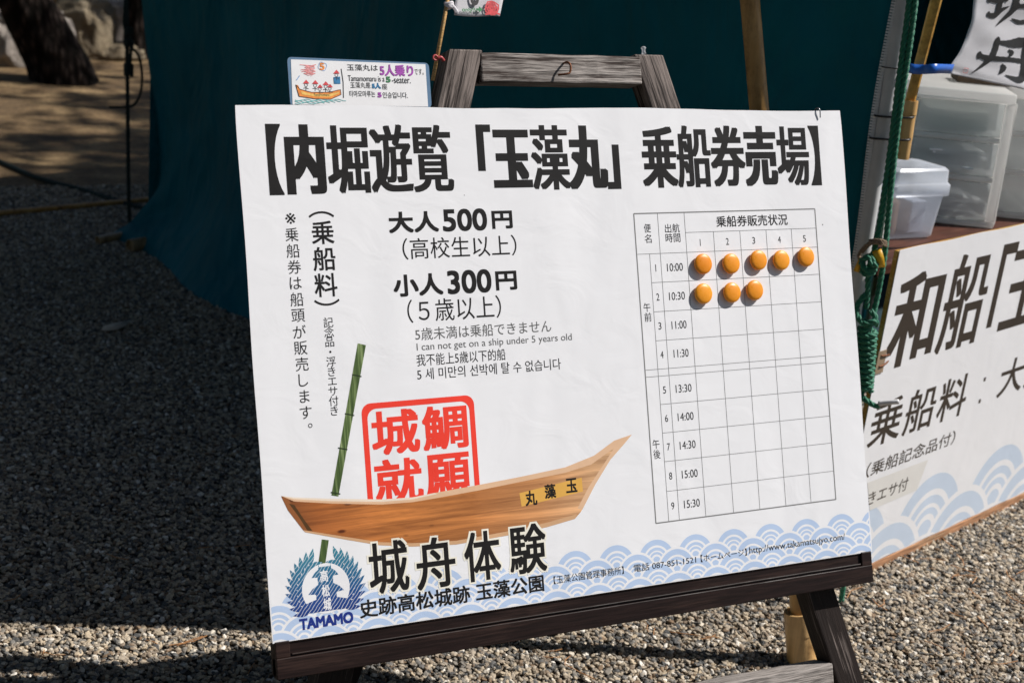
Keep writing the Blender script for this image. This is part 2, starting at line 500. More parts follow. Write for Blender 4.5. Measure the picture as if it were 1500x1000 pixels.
# ------------------------------------------------------------------ the ground
def ground_mat():
    b = NB('gravel_and_dry_soil')
    c = b.coord()
    vo = b.n('ShaderNodeTexVoronoi'); vo.inputs['Scale'].default_value = 95; b.l(c, vo.inputs['Vector'])
    gcol = b.ramp(b.noise(c, 60, 3), [(.3, (.035, .033, .03)), (.7, (.12, .11, .095))])
    so_ = b.ramp(b.noise(c, 3.5, 6, .65), [(.3, (.055, .036, .017)), (.5, (.17, .112, .052)), (.7, (.36, .265, .14))])
    gr = b.ramp(b.noise(c, 40, 5, .7), [(.35, (.55, .5, .42)), (.6, (1.05, 1.0, .95))])
    soil = b.mix(1.0, so_, gr, 'MULTIPLY')
    sx = b.n('ShaderNodeSeparateXYZ'); b.l(c, sx.inputs[0])
    y = b.math('ADD', sx.outputs[1], b.math('MULTIPLY', b.noise(c, 1.2, 4), .9))
    k = b.ramp(b.math('MULTIPLY', y, .1), [(.50, (0, 0, 0)), (.545, (1, 1, 1))])
    h = b.mix(k, vo.outputs['Distance'], b.noise(c, 22, 6, .7))
    return b.out(b.mix(k, gcol, soil), .9, b.bump(h, .012))
gm = Mesh()
gx = [-200, -40, -6, -2, 0, 1, 2, 4, 8, 40, 200]; gy = [-200, -40, -6, -1, 1, 3, 5, 6, 7, 8, 9, 10, 11, 12, 13, 14, 16, 20, 40, 200]
gv = []
for yy in gy:
    for xx in gx:
        z = 0.0
        if 5.5 < yy < 60: z = .04 * noise.noise(Vector((xx * .5, yy * .5, 0))) * min(1, (yy - 5.5) / 2)
        gv.append((xx, yy, z))
nx_ = len(gx)
gm.add(gv, [(j * nx_ + i, j * nx_ + i + 1, (j + 1) * nx_ + i + 1, (j + 1) * nx_ + i) for j in range(len(gy) - 1) for i in range(nx_ - 1)])
tag(build('ground', gm, ground_mat(), smooth='all'), None, None, kind='structure')

def pebble_mat():
    b = NB('river_pebbles')
    oi = b.n('ShaderNodeObjectInfo'); r = oi.outputs['Random']
    c1 = b.ramp(r, [(0, (.075, .078, .08)), (.14, (.15, .148, .145)), (.30, (.27, .245, .21)), (.42, (.22, .15, .095)), (.52, (.36, .31, .25)), (.70, (.44, .375, .29)), (.86, (.50, .41, .295)), (.95, (.60, .55, .47)), (1, (.80, .76, .70))])
    f = b.noise(b.coord((1, 1, 1)), 3.0, 5, .65)
    v = b.ramp(f, [(.3, (.72, .72, .72)), (.7, (1.2, 1.18, 1.15))])
    return b.out(b.mix(1.0, c1, v, 'MULTIPLY'), .75, Specular_IOR_Level=.18)
gp = Mesh()
def quad(x0, y0, x1, y1, z=.002): gp.add([(x0, y0, z), (x1, y0, z), (x1, y1, z), (x0, y1, z)], [(0, 1, 2, 3)])
quad(-1.5, -.6, 3.4, 1.0); quad(-1.5, 1.0, 1.62, 5.0); quad(1.62, 1.0, 3.6, 1.7)
gravel = build('gravel', gp, pebble_mat())
tag(gravel, 'small grey and tan river gravel covering the ground', 'gravel', kind='stuff')
ng = bpy.data.node_groups.new('scatter_pebbles', 'GeometryNodeTree')
ng.interface.new_socket('Geometry', in_out='INPUT', socket_type='NodeSocketGeometry')
ng.interface.new_socket('Geometry', in_out='OUTPUT', socket_type='NodeSocketGeometry')
N = ng.nodes; Lk = ng.links.new
gi = N.new('NodeGroupInput'); go = N.new('NodeGroupOutput')
dp = N.new('GeometryNodeDistributePointsOnFaces'); dp.distribute_method = 'RANDOM'; dp.inputs['Density'].default_value = 18500
Lk(gi.outputs[0], dp.inputs['Mesh'])
join = N.new('GeometryNodeJoinGeometry')
for k in range(6):
    ico = N.new('GeometryNodeMeshIcoSphere'); ico.inputs['Radius'].default_value = .5; ico.inputs['Subdivisions'].default_value = 3
    sp = N.new('GeometryNodeSetPosition'); po = N.new('GeometryNodeInputPosition')
    ad = N.new('ShaderNodeVectorMath'); ad.inputs[1].default_value = (k * 5.3, k * 2.1, 1.0); Lk(po.outputs[0], ad.inputs[0])
    no = N.new('ShaderNodeTexNoise'); no.inputs['Scale'].default_value = 1.7; no.inputs['Detail'].default_value = 1.5
    Lk(ad.outputs[0], no.inputs['Vector'])
    sb = N.new('ShaderNodeVectorMath'); sb.operation = 'SUBTRACT'; sb.inputs[1].default_value = (.5, .5, .5); Lk(no.outputs['Color'], sb.inputs[0])
    scn = N.new('ShaderNodeVectorMath'); scn.operation = 'SCALE'; scn.inputs['Scale'].default_value = .9; Lk(sb.outputs[0], scn.inputs[0])
    Lk(ico.outputs['Mesh'], sp.inputs['Geometry']); Lk(scn.outputs[0], sp.inputs['Offset'])
    sm = N.new('GeometryNodeSetMaterial'); sm.inputs['Material'].default_value = gravel.data.materials[0]; Lk(sp.outputs[0], sm.inputs['Geometry'])
    sh = N.new('GeometryNodeSetShadeSmooth'); Lk(sm.outputs[0], sh.inputs['Geometry'])
    ti = N.new('GeometryNodeGeometryToInstance'); Lk(sh.outputs[0], ti.inputs[0]); Lk(ti.outputs[0], join.inputs[0])
def rv(lo, hi, seed):
    r = N.new('FunctionNodeRandomValue'); r.data_type = 'FLOAT_VECTOR'
    r.inputs[0].default_value = lo; r.inputs[1].default_value = hi; r.inputs['Seed'].default_value = seed
    return r.outputs[0]
ip = N.new('GeometryNodeInstanceOnPoints'); ip.inputs['Pick Instance'].default_value = True
jz = N.new('GeometryNodeSetPosition'); Lk(dp.outputs['Points'], jz.inputs['Geometry']); Lk(rv((0, 0, -.001), (0, 0, .006), 5), jz.inputs['Offset'])
Lk(jz.outputs[0], ip.inputs['Points']); Lk(join.outputs[0], ip.inputs['Instance'])
Lk(rv((-.5, -.5, 0), (.5, .5, 6.283), 2), ip.inputs['Rotation'])
fl = N.new('FunctionNodeRandomValue'); fl.inputs[2].default_value = .55; fl.inputs[3].default_value = 1.5; fl.inputs['Seed'].default_value = 9
vs_ = N.new('ShaderNodeVectorMath'); vs_.operation = 'SCALE'; Lk(rv((.0080, .0060, .0042), (.0128, .0098, .0068), 3), vs_.inputs[0]); Lk(fl.outputs[1], vs_.inputs['Scale'])
Lk(vs_.outputs[0], ip.inputs['Scale'])
jg = N.new('GeometryNodeJoinGeometry'); Lk(ip.outputs[0], jg.inputs[0])
Lk(jg.outputs[0], go.inputs[0])
gravel.modifiers.new('scatter', 'NODES').node_group = ng

nm = Mesh()                                                       # pine needles fallen on the gravel
for k in range(150):
    if k < 26:
        q = [(965, 925), (1040, 935), (830, 968), (800, 955), (1440, 845), (1400, 842), (1340, 825), (1290, 890), (240, 948), (270, 945), (1420, 905), (1480, 960), (1350, 930)][k % 13]
        p = G(q[0] + rnd.uniform(-16, 16), q[1] + rnd.uniform(-8, 8), .012)
    else:
        p = Vector((rnd.uniform(-.8, 3.0), rnd.uniform(-.3, 1.2), .011))
    a = rnd.uniform(0, 6.28); l = rnd.uniform(.03, .075); d = Vector((math.cos(a), math.sin(a), rnd.uniform(-.08, .12))) * l
    q = Vector((-d.y, d.x, 0)) * rnd.uniform(-.15, .15)
    nm.tube([p, p + d * .5 + q, p + d], .0011, 4)
tag(build('fallen_needles', nm, M['leaf_litter']), 'brown pine needles scattered on the sunlit gravel', 'pine needles', kind='stuff')
lf = Mesh(); c0 = G(168, 480, .014)
lf.add([c0 + Vector(v) for v in ((-.05, -.02, 0), (-.01, -.035, .004), (.035, -.012, .008), (.055, .03, .012), (.01, .035, .006), (-.03, .02, .004), (.005, .0, .012))],
       [(0, 1, 6), (1, 2, 6), (2, 3, 6), (3, 4, 6), (4, 5, 6), (5, 0, 6)])
o = build('fallen_leaf', lf, M['pale_leaf'], smooth='all'); o.modifiers.new('thick', 'SOLIDIFY').thickness = .0015
tag(o, 'single pale dry leaf lying on the shaded gravel', 'leaf')

# ------------------------------------------------------------------ the tent
F = Vector((1.508, .553, 0)); BK = Vector((.76, 3.97, 0))          # front and back foot of its near side
FD = Vector((.949, .316, 0)).normalized()                          # along the open front
SD = (BK - F).normalized()
OUT = Vector((SD.y, -SD.x, 0));  OUT = OUT if OUT.x < 0 else -OUT   # outward from the side wall
tent = thing('tent', 'teal canvas tent with zipped side wall and grey pole behind the notice board', 'tent', F)
EAVE = 2.3
wm_ = Mesh(); ns, nz = 90, 60
LW = (BK - F).length
wv = []
for j in range(nz + 1):
    z = EAVE * (j / nz) ** 1.5
    for i in range(ns + 1):
        t = i / ns; s_ = t * LW
        flare = (.115 * math.exp(-z / .16) * min(1, t * 2.5)) * (1 + .35 * math.sin(s_ * 5.2))
        fold = .05 * math.sin(s_ * 3.1 + z * 2.6) * min(1, t * 3) + .016 * noise.noise(Vector((s_ * 1.7 + z * 1.1, z * .9, 3)))
        dxl = Vector((s_ - 3.3, 0, z - .1)); rad = math.atan2(z + .02, 3.65 - s_)
        fold += .018 * math.sin(rad * 9) * math.exp(-((3.3 - s_) ** 2 + z * z) / .5)
        back = (SD * .10 + OUT * .07) * (max(0, (t - .80) / .20) ** 2 * math.exp(-(z / .14) ** 2)) - SD * (.05 * max(0, (t - .9) / .1) * math.exp(-((z - .22) / .12) ** 2))
        wv.append(F + SD * s_ + OUT * (flare + fold * min(1, .15 + t * 3)) + back + Vector((0, 0, max(.004, z))))
wm_.add(wv, [(j * (ns + 1) + i, j * (ns + 1) + i + 1, (j + 1) * (ns + 1) + i + 1, (j + 1) * (ns + 1) + i) for j in range(nz) for i in range(ns)])
o = build('side_wall', wm_, M['tarp'], tent, smooth='all'); o.modifiers.new('cloth', 'SOLIDIFY').thickness = .003
TL_ = 4.8
bm_ = Mesh(); P2 = BK + FD * TL_; P3 = F + FD * TL_
for name, a, b_ in (('back_wall', BK, P2), ('far_wall', P2, P3)):
    m_ = Mesh()
    for i in range(25):
        p = a.lerp(b_, i / 24) + Vector((0, .03 * math.sin(i * 1.3), 0))
        m_.v += [tuple(p), tuple(p + Vector((0, 0, EAVE)))]
    m_.f = [(2 * i, 2 * i + 2, 2 * i + 3, 2 * i + 1) for i in range(24)]
    o = build(name, m_, M['tarp'], tent, smooth='all'); o.modifiers.new('cloth', 'SOLIDIFY').thickness = .003
fm = Mesh(); fm.add([F + Vector((.06, .06, .006)), P3 + Vector((0, 0, .006)), P2 + Vector((0, 0, .006)), BK + Vector((.06, 0, .006))], [(0, 1, 2, 3)])
build('ground_cloth', fm, M['tarp_inner'], tent)
rf = Mesh(); UPZ = Vector((0, 0, EAVE)); rg = Vector((0, 0, 3.2))
e0, e1, e2, e3 = F + OUT * .06 + UPZ, P3 + UPZ, P2 + UPZ, BK + OUT * .06 + UPZ
r0, r1 = (F + BK) / 2 + rg + OUT * .06, (P2 + P3) / 2 + rg
rf.add([e0, e1, e2, e3, r0, r1], [(0, 1, 5, 4), (2, 3, 4, 5), (0, 4, 3), (1, 2, 5)])
o = build('roof', rf, M['tarp'], tent); o.modifiers.new('cloth', 'SOLIDIFY').thickness = .004
fp = Mesh()                                                        # unseen flap added above the view to cast the shade edge on the gravel
FP = F + Vector((.026, -.290, 0)); fpv = []
for i in range(9):
    for j in range(9):
        p = F.lerp(FP, i / 8) + OUT * (.010 * math.sin(i * .785)); zb = 1.398 + .040 * i / 8; fpv.append(p + Vector((0, 0, zb + (EAVE - zb) * j / 8)))
fp.add(fpv, [(i * 9 + j, i * 9 + j + 1, (i + 1) * 9 + j + 1, (i + 1) * 9 + j) for i in range(8) for j in range(8)])
o = build('shadow_flap', fp, M['tarp'], tent, smooth='all'); o.modifiers.new('cloth', 'SOLIDIFY').thickness = .003
POLE = Vector((1.520, .543, 0))
pm = Mesh(); pm.tube([POLE, POLE + Vector((0, 0, EAVE))], .0165, 20)
build('pole', pm, M['grey_metal'], tent, smooth=True)
for q in (BK + Vector((.08, -.05, 0)), P2 + Vector((-.05, -.05, 0)), P3 + Vector((-.05, .05, 0))):
    pm = Mesh(); pm.tube([q, q + Vector((0, 0, EAVE - .02))], .0165, 14); build('pole', pm, M['grey_metal'], tent, smooth=True)
zm = Mesh(); ZD = (Vector((CAM.x, CAM.y, 0)) - F); ZD.z = 0; ZD.normalize(); ZS = Vector((-ZD.y, ZD.x, 0))
ZS = ZS if ZS.x > 0 else -ZS
ZP = F + OUT * .004 - ZS * .002
zw = [ZP + ZS * (.004 * math.sin(k * .5)) + Vector((0, 0, .06 + k * .05)) for k in range(45)]
for a, b_ in zip(zw, zw[1:]):
    for k in range(8):
        p = a.lerp(b_, k / 8)
        zm.box((0, 0, 0), (.0130, .005, .0042), Matrix.Translation(p) @ Matrix((ZS, ZD, Vector((0, 0, 1)))).transposed().to_4x4())
build('zipper', zm, M['zip'], tent)
zt = Mesh(); zt.tube([p - ZD * .005 + ZS * .004 for p in zw], .0055, 8); build('zipper_tape', zt, M['white_tape'], tent, smooth='all')

# ------------------------------------------------------------------ easel
def wbeam(name, p0, p1, wd, dp_, m, parent, side, cut=None, bev=.003):
    p0, p1 = Vector(p0), Vector(p1); x = (p1 - p0).normalized()
    L = (p1 - p0).length
    W = frame((p0 + p1) / 2, x, side)
    ck = -(W.col[1].to_3d().dot(cut) / W.col[0].to_3d().dot(cut)) if cut else 0.0
    mb = Mesh(); n = 14
    vs, fs = [], []
    for i in range(n + 1):                                        # slightly uneven timber
        t = -L / 2 + L * i / n
        j = [rnd.uniform(-.0008, .0008) for _ in range(2)]
        for a, b_ in ((-1, -1), (1, -1), (1, 1), (-1, 1)):
            vs.append((t + ck * a * wd / 2, a * wd / 2 + j[0], b_ * dp_ / 2 + j[1]))
    for i in range(n):
        for k in range(4):
            fs.append((i * 4 + k, i * 4 + (k + 1) % 4, i * 4 + 4 + (k + 1) % 4, i * 4 + 4 + k))
    fs += [(3, 2, 1, 0), tuple(n * 4 + k for k in range(4))]
    mb.add(vs, fs)
    return build(name, mb, m, parent, W, bevel=bev, angle=60)
def bp(u, v, n): return BO + BU * u + BV * v + BN * n
easel = thing('easel', 'dark weathered wooden easel holding up the white notice board', 'easel', (.6, .1, 0))
NF, TH = -.030, .046                                               # front face of the legs and their depth
nc = NF - TH / 2
wbeam('leg', bp(.4225, .95, nc), bp(.005, -.415, nc), .060, TH, M['easel_worn'], easel, BN, BV)
wbeam('leg', bp(.7885, .95, nc), bp(1.190, -.415, nc), .059, TH, M['easel_worn'], easel, BN, BV)
wbeam('top_rail', bp(.447, .9205, nc + .0015), bp(.769, .9205, nc + .0015), .050, TH, M['easel_top'], easel, BN)
wbeam('lower_rail', bp(.105, -.226, nc), bp(1.098, -.226, nc), .055, TH, M['easel_top'], easel, BV)
rl = bp(.60, .78, NF - TH - .02); wbeam('rear_leg', rl, (.28, .43, .005), .05, .035, M['easel_dark'], easel, (0, 1, 0))
hk = Mesh(); hp = [bp(*B(825, 93, NF), NF - .004), bp(*B(825, 94, NF), NF + .016), bp(*B(827, 100, NF), NF + .022), bp(*B(826, 110, NF), NF + .022), bp(*B(820, 112, NF), NF + .020), bp(*B(813, 112, NF), NF + .012)]
hk.tube(smooth_path(hp, .003), .0019, 8); build('screw_hook', hk, M['rust'], easel, smooth='all')
pn = Mesh(); pc = bp(*B(944, 79, NF - .01), NF - .012)
pn.lathe([(.0, .0), (.0045, .0), (.0032, .004), (.0032, .008), (.005, .011), (.003, .0135), (0, .0135)], frame(pc, BU, BV), 14)
build('push_pin', pn, M['clear_plastic'], easel, smooth='all')

# ------------------------------------------------------------------ the notice board
board = thing('notice_board', 'large white printed ticket notice board leaning on the dark wooden easel', 'notice board', (BW / 2, 0, H0 - .05))
bd = Mesh()
bd.box((BW / 2 + .012, BH / 2 - .002, -.0135), (BW - .032, BH - .006, .022))
build('back_panel', bd, M['board_wood'], board, MB, bevel=.002)
rail = Mesh()                                                      # moulded bottom rail with a sunk groove
rx0, rx1 = .003, BW - .003; yb, yt = -.0575, .004
rail.box(((rx0 + rx1) / 2, (yb + yt) / 2 - .001, -.0135), (rx1 - rx0, yt - yb - .010, .021))
rail.box(((rx0 + rx1) / 2, yb + .0165, -.0072), (rx1 - rx0, .033, .020))
rail.box(((rx0 + rx1) / 2, yt - .0035, -.004), (rx1 - rx0, .007, .006))
rail.box((rx0 + .012, -.0115, -.0030), (.024, .0262, .0100)); rail.box((rx1 - .012, -.0115, -.0030), (.024, .0262, .0100))
rail.box(((rx0 + rx1) / 2, -.0205, -.0010), (rx1 - rx0 - .052, .0030, .0052))
build('bottom_rail', rail, M['board_wood'], board, MB, bevel=.0020)
es = Mesh()
for e_ in (.018, BW - .002): es.box((e_, BH / 2, -.0145), (.0035, BH - .012, .017))
build('worn_edge', es, plain('worn_board_edge', (.07, .03, .016), .6, .8, 60, .0005), board, MB)
vb = Mesh()                                                        # banner: an uneven top edge, 0.6 mm thick
top = [(BW * i / 60, BH + .0016 * math.sin(i * .21) + .0012 * noise.noise(Vector((i * .23, 4, 0)))) for i in range(61)]
lft = [(-.0008 * math.sin(i * .5), BH * i / 30) for i in range(1, 30)]
rgt = [(BW + .0010 * math.sin(i * .45) + .0008, BH * (1 - i / 30)) for i in range(1, 30)]
outl = [(0, 0)] + lft + top + rgt + [(BW, 0)]
nO = len(outl)
vb.add([(x, y, 0) for x, y in outl] + [(x, y, -.0007) for x, y in outl],
       [tuple(reversed(range(nO))), tuple(range(nO, 2 * nO))] + [(i, (i + 1) % nO, nO + (i + 1) % nO, nO + i) for i in range(nO)])
banner = build('banner', vb, M['vinyl'], board, MB)
def prt(name, mb, m, label=None):
    mb.v = [(x, y, z * .25) for x, y, z in mb.v]                    # ink lies a fraction of a millimetre above the sheet
    o = build(name, mb, M[m] if isinstance(m, str) else m, banner, MB)
    return o

# seigaiha waves along the bottom, rows overlapping downwards
Wh, Bl = Mesh(), Mesh()
clip = (.0015, .0015, BW - .0015, BH)
rows = [(.0792, .545), (.0578, .586), (.0364, .545), (.015, .586), (-.0064, .545)]
sp_ = .0822; R_ = .0375
for r_, (apex, u00) in enumerate(rows):
    k0 = int(-u00 / sp_) - 2
    n0 = .00010 + r_ * .00008
    for k in range(k0, k0 + 22):
        cu = u00 + k * sp_; cv = apex - R_
        if cu < -R_ or cu > BW + R_: continue
        Wh.disk((cu, cv), R_ + .0042, n0, 44, clip=clip)
        for a, b_ in ((.735, 1.0), (.49, .63), (.31, .42), (.0, .21)):
            Bl.ring((cu, cv), R_ * a, R_ * b_, n0 + .00004, 44, clip=clip)
prt('wave_ground', Wh, 'white_print'); prt('wave_pattern', Bl, 'blue_print')

# headline: heavy condensed characters, each in its own cell
hd = Mesh(); HS = '【内堀遊覧「玉藻丸」　乗船券売場】'.replace('　', '')
hu0, hv1 = B(389, 181.5); hu1, hv0 = B(1203.5, 271.5)
gl0, gl1 = glyph('【')[0], glyph('】')[0]
pitch = (hu1 - hu0) / (len(HS) - gl0[:, 0].min() - (1 - gl1[:, 0].max())) ; org = hu0 - gl0[:, 0].min() * pitch
gy0, gy1 = gl0[:, 1].min(), gl0[:, 1].max(); vs_h = (hv1 - hv0) / (gy1 - gy0)
heavy = dict({c: (.0050, .0024) for c in '内玉丸「」'}, **{c: (.0046, .0022) for c in '売'}, **{c: (.0034, .0016) for c in '券乗'}, **{c: (.0026, .0012) for c in '堀遊覧藻船場'}, **{c: (.0030, .001) for c in '【】'})
for i, ch in enumerate(HS):
    g_, _f = glyph(ch); bo = heavy[ch]; ex = 1.06 if ch not in '【】「」' else 1.0
    xm = (g_[:, 0].min() + g_[:, 0].max()) / 2; xw = (g_[:, 0].max() - g_[:, 0].min()) * ex
    text_uv(hd, ch, org + (i + xm - xw / 2) * pitch - bo[0] * .4, hv0 + (g_[:, 1].min() - gy0) * vs_h, org + (i + xm + xw / 2) * pitch + bo[0] * .4, hv0 + (g_[:, 1].max() - gy0) * vs_h, .0010, bo)
prt('headline_text', hd, 'black_print')
# fares
fr = Mesh()
for s, a, b_, bo in (('大人', (568, 310.5), (643.5, 339.5), .0013), ('500', (647, 306.5), (714.5, 337.5), .0013), ('円', (719.5, 309), (751.5, 334.5), .0013),
                     ('小人', (575, 402.5), (650, 431.5), .0013), ('300', (654, 396.5), (721, 428), .0013), ('円', (725, 397.5), (758, 424), .0013)):
    T(fr, s, a, b_, .0010, (bo, bo))
prt('fare_text', fr, 'black_print')
ft = Mesh()
T(ft, '（高校生以上）', (588.5, 349), (757.5, 374)); T(ft, '（５歳以上）', (595.5, 439), (735, 465))
T(ft, '我不能上5歲以下的船', (609.5, 519), (741, 527), .0010)
T(ft, '5 세 미만의 선박에 탈 수 없습니다', (610.5, 540), (822, 540.5), .0010)
prt('age_text', ft, 'black_print')
gt = Mesh()
T(gt, '5歳未満は乗船できません', (607.5, 480.5), (808, 486)); T(gt, 'I can not get on a ship under 5 years old', (610, 503), (838, 501))
prt('age_limit_text', gt, 'grey_print')
# vertical writing
vt = Mesh()
column(vt, '※乗船券は船頭が販売します', (425.6, 320), (448, 604), 20.5, .0010)
vt.ring(B(454.5, 623), .0024, .0036, .0010, 20)
column(vt, '乗船料', (472.8, 340.6), (477.4, 417.4), 35, .0010, (.0005, .0005))
cu, cv = B(470.6, 314); text_uv(vt, '（', cu - .0215, cv - .005, cu + .0215, cv + .005, .0010, (.0003, .0003), rot=-math.pi / 2)
cu, cv = B(479, 443); text_uv(vt, '）', cu - .0215, cv - .005, cu + .0215, cv + .005, .0010, (.0003, .0003), rot=-math.pi / 2)
column(vt, '記念品・浮きエサ付き', (481, 472), (489.7, 601.4), 15.0, .0010)
prt('vertical_text', vt, 'black_print')

# red seal, cut off by the boat below
sl = Mesh()
def rrect(pts, wd, n):
    sl.stroke(pts, wd, n, True)
A_, B_, C_, D_ = B(527.5, 591), B(692, 578.5), B(706, 735), B(541, 751)
u0, v1, u1, v0 = (A_[0] + D_[0]) / 2, (A_[1] + B_[1]) / 2, (B_[0] + C_[0]) / 2, (C_[1] + D_[1]) / 2
rc = .016; pr = []
for cx_, cy_, a0 in ((u1 - rc, v1 - rc, 0), (u0 + rc, v1 - rc, 90), (u0 + rc, v0 + rc, 180), (u1 - rc, v0 + rc, 270)):
    pr += [(cx_ + rc * math.cos(math.radians(a0 + i * 15)), cy_ + rc * math.sin(math.radians(a0 + i * 15))) for i in range(7)]
nI = len(pr); cxm, cym = (u0 + u1) / 2, (v0 + v1) / 2; tk = .0095
inn = [(p[0] + tk * (-1 if p[0] > cxm else 1) * 1, p[1] + tk * (-1 if p[1] > cym else 1)) for p in pr]
sl.add([(x, y, .0006) for x, y in pr] + [(x, y, .0006) for x, y in inn], [(i, (i + 1) % nI, nI + (i + 1) % nI, nI + i) for i in range(nI)])
wI, hI = u1 - u0 - 2 * tk, v1 - v0 - 2 * tk; ax, ay = u0 + tk, v0 + tk; g_ = .005
for ch, cx_, cy_ in (('城', 0, 1), ('鯛', 1, 1), ('就', 0, 0), ('願', 1, 0)):
    text_uv(sl, ch, ax + g_ + cx_ * wI / 2 - cx_ * g_ * .3, ay + g_ * .6 + cy_ * hI / 2, ax + (cx_ + 1) * wI / 2 - g_ * (.3 + .7 * cx_), ay + (cy_ + 1) * hI / 2 - g_ * .8, .0006, (.0021, .0018))
prt('red_seal', sl, 'red_print')

# the bamboo pole and the boat, a printed picture
bb = Mesh()
def strip(a, b_, w0, w1, n):
    (x0, y0), (x1, y1) = a, b_
    d = Vector((x1 - x0, y1 - y0)).normalized(); q = Vector((-d.y, d.x))
    bb.add([(x0 - q.x * w0, y0 - q.y * w0, n), (x1 - q.x * w1, y1 - q.y * w1, n), (x1 + q.x * w1, y1 + q.y * w1, n), (x0 + q.x * w0, y0 + q.y * w0, n)], [(0, 1, 2, 3)])
strip(B(530, 504), B(490.5, 726), .0072, .0060, .0007); strip(B(476.5, 790), B(470.5, 831), .0060, .0058, .0007)
prt('bamboo_picture', bb, 'bamboo_print')
bj = Mesh()
for (x, y) in ((522.6, 550), (512, 607), (502, 657), (491.5, 722)):
    c = Vector(B(x, y)); d = (Vector(B(530, 504)) - Vector(B(490.5, 726))).normalized(); q = Vector((-d.y, d.x)) * .0075
    bj.stroke([c - q, c + q], .0022, .00078)
prt('bamboo_joint_picture', bj, vinyl('bamboo_joint_print', (.02, .035, .012)))
def area(name, pts, m, n):
    mb = Mesh(); mb.poly([B(x, y) for x, y in pts], n); return prt(name, mb, m)
topl = [(412, 726), (431, 728), (486, 730), (559, 731), (604, 728), (636, 721.6), (700, 710), (764, 697.6), (828, 684), (870, 667), (899.6, 645), (925.6, 636)]
hull = topl + [(915, 649), (894, 673), (872, 709), (851, 749), (842, 759.5), (801, 771.6), (742, 784), (668, 797), (604, 800), (556, 798), (508, 790), (447, 779), (444, 776), (421.6, 747)]
area('boat_picture', hull, 'boat_print', .00085)
area('boat_rim_picture', topl + [(905, 652), (895, 659), (866, 680), (828, 692), (764, 705), (700, 718), (640, 729), (604, 735), (559, 738.5), (486, 737), (431, 734)], 'boat_light', .00092)
area('boat_rim_edge_picture', [(412, 726), (431, 728), (486, 730), (559, 731), (604, 728), (636, 721.6), (640, 723), (604, 731), (559, 734.5), (486, 733.5), (431, 730.5)], 'boat_pale', .00097)
area('boat_stern_picture', [(412, 727), (423, 731), (440, 760), (452, 776), (444, 776), (421.6, 747)], 'boat_mid', .00092)
area('boat_shade_picture', [(423, 737), (431, 739), (445, 760), (458, 777.5), (450, 776.5), (438, 757)], 'boat_dark', .00097)
area('boat_keel_picture', [(444, 776), (508, 786), (556, 793.5), (604, 795), (668, 791.5), (742, 778), (801, 765), (845, 752.5), (842, 759.5), (801, 771.6), (742, 784), (668, 797), (604, 800), (556, 798), (508, 790), (447, 779)], vinyl('boat_keel_print', (.60, .36, .20)), .00092)
area('boat_bow_picture', [(925.6, 636), (899.6, 645), (893, 652), (902, 652), (884, 680), (862, 713), (846, 744), (853, 746), (872, 709), (894, 673)], 'boat_light', .00099)
area('name_plate_picture', [(760.8, 721.8), (852, 699), (853.8, 719.5), (764, 741.5)], 'plate_print', .00104)
pt = Mesh()
for ch, c, sz in (('丸', (778, 729), 19), ('藻', (806, 719), 18), ('玉', (837, 710.5), 18)): Tc(pt, ch, c, sz, sz + 1, .00112, (.0007, .0007))
prt('name_plate_text', pt, 'black_print')
# big title under the boat with a pale glow round it
glow, big = Mesh(), Mesh()
for ch, a, b_ in (('城', (537.5, 795.5), (601, 863.5)), ('舟', (606.5, 790), (669.5, 857)), ('体', (677.5, 781), (735.5, 846)), ('験', (743, 771), (802.5, 835))):
    T(big, ch, a, b_, .00135, (.0014, .0013))
    (g0, h1), (g1, h0) = B(*a), B(*b_); text_uv(glow, ch, g0 - .003, h0 - .003, g1 + .003, h1 + .003, .00108, (.0040, .0040))
prt('title_glow', glow, 'cream_print'); prt('title_text', big, 'black_print')
st = Mesh(); T(st, '史跡高松城跡 玉藻公園', (525.8, 879), (797.5, 865), .0012, (.0006, .0006)); prt('place_text', st, 'black_print')
inf = Mesh()
cvm = sum(B(x, y)[1] for x, y in ((812, 848), (938, 831), (1110, 804), (1230, 790), (860, 841), (975, 825.5))) / 6
for s, x0, x1, yy, hh in (('【玉藻公園管理事務所】', 810.5, 914, 841, .0135), ('電話 087-851-1521', 928, 1020, 826, .0135), ('【ホームページ】', 1026, 1094, 812, .0132), ('http://www.takamatsujyo.com/', 1097, 1238.5, 797, .0158)):
    text_uv(inf, s, B(x0, yy)[0], cvm - hh / 2, B(x1, yy)[0], cvm + hh / 2, .0012)
prt('contact_text', inf, 'black_print')

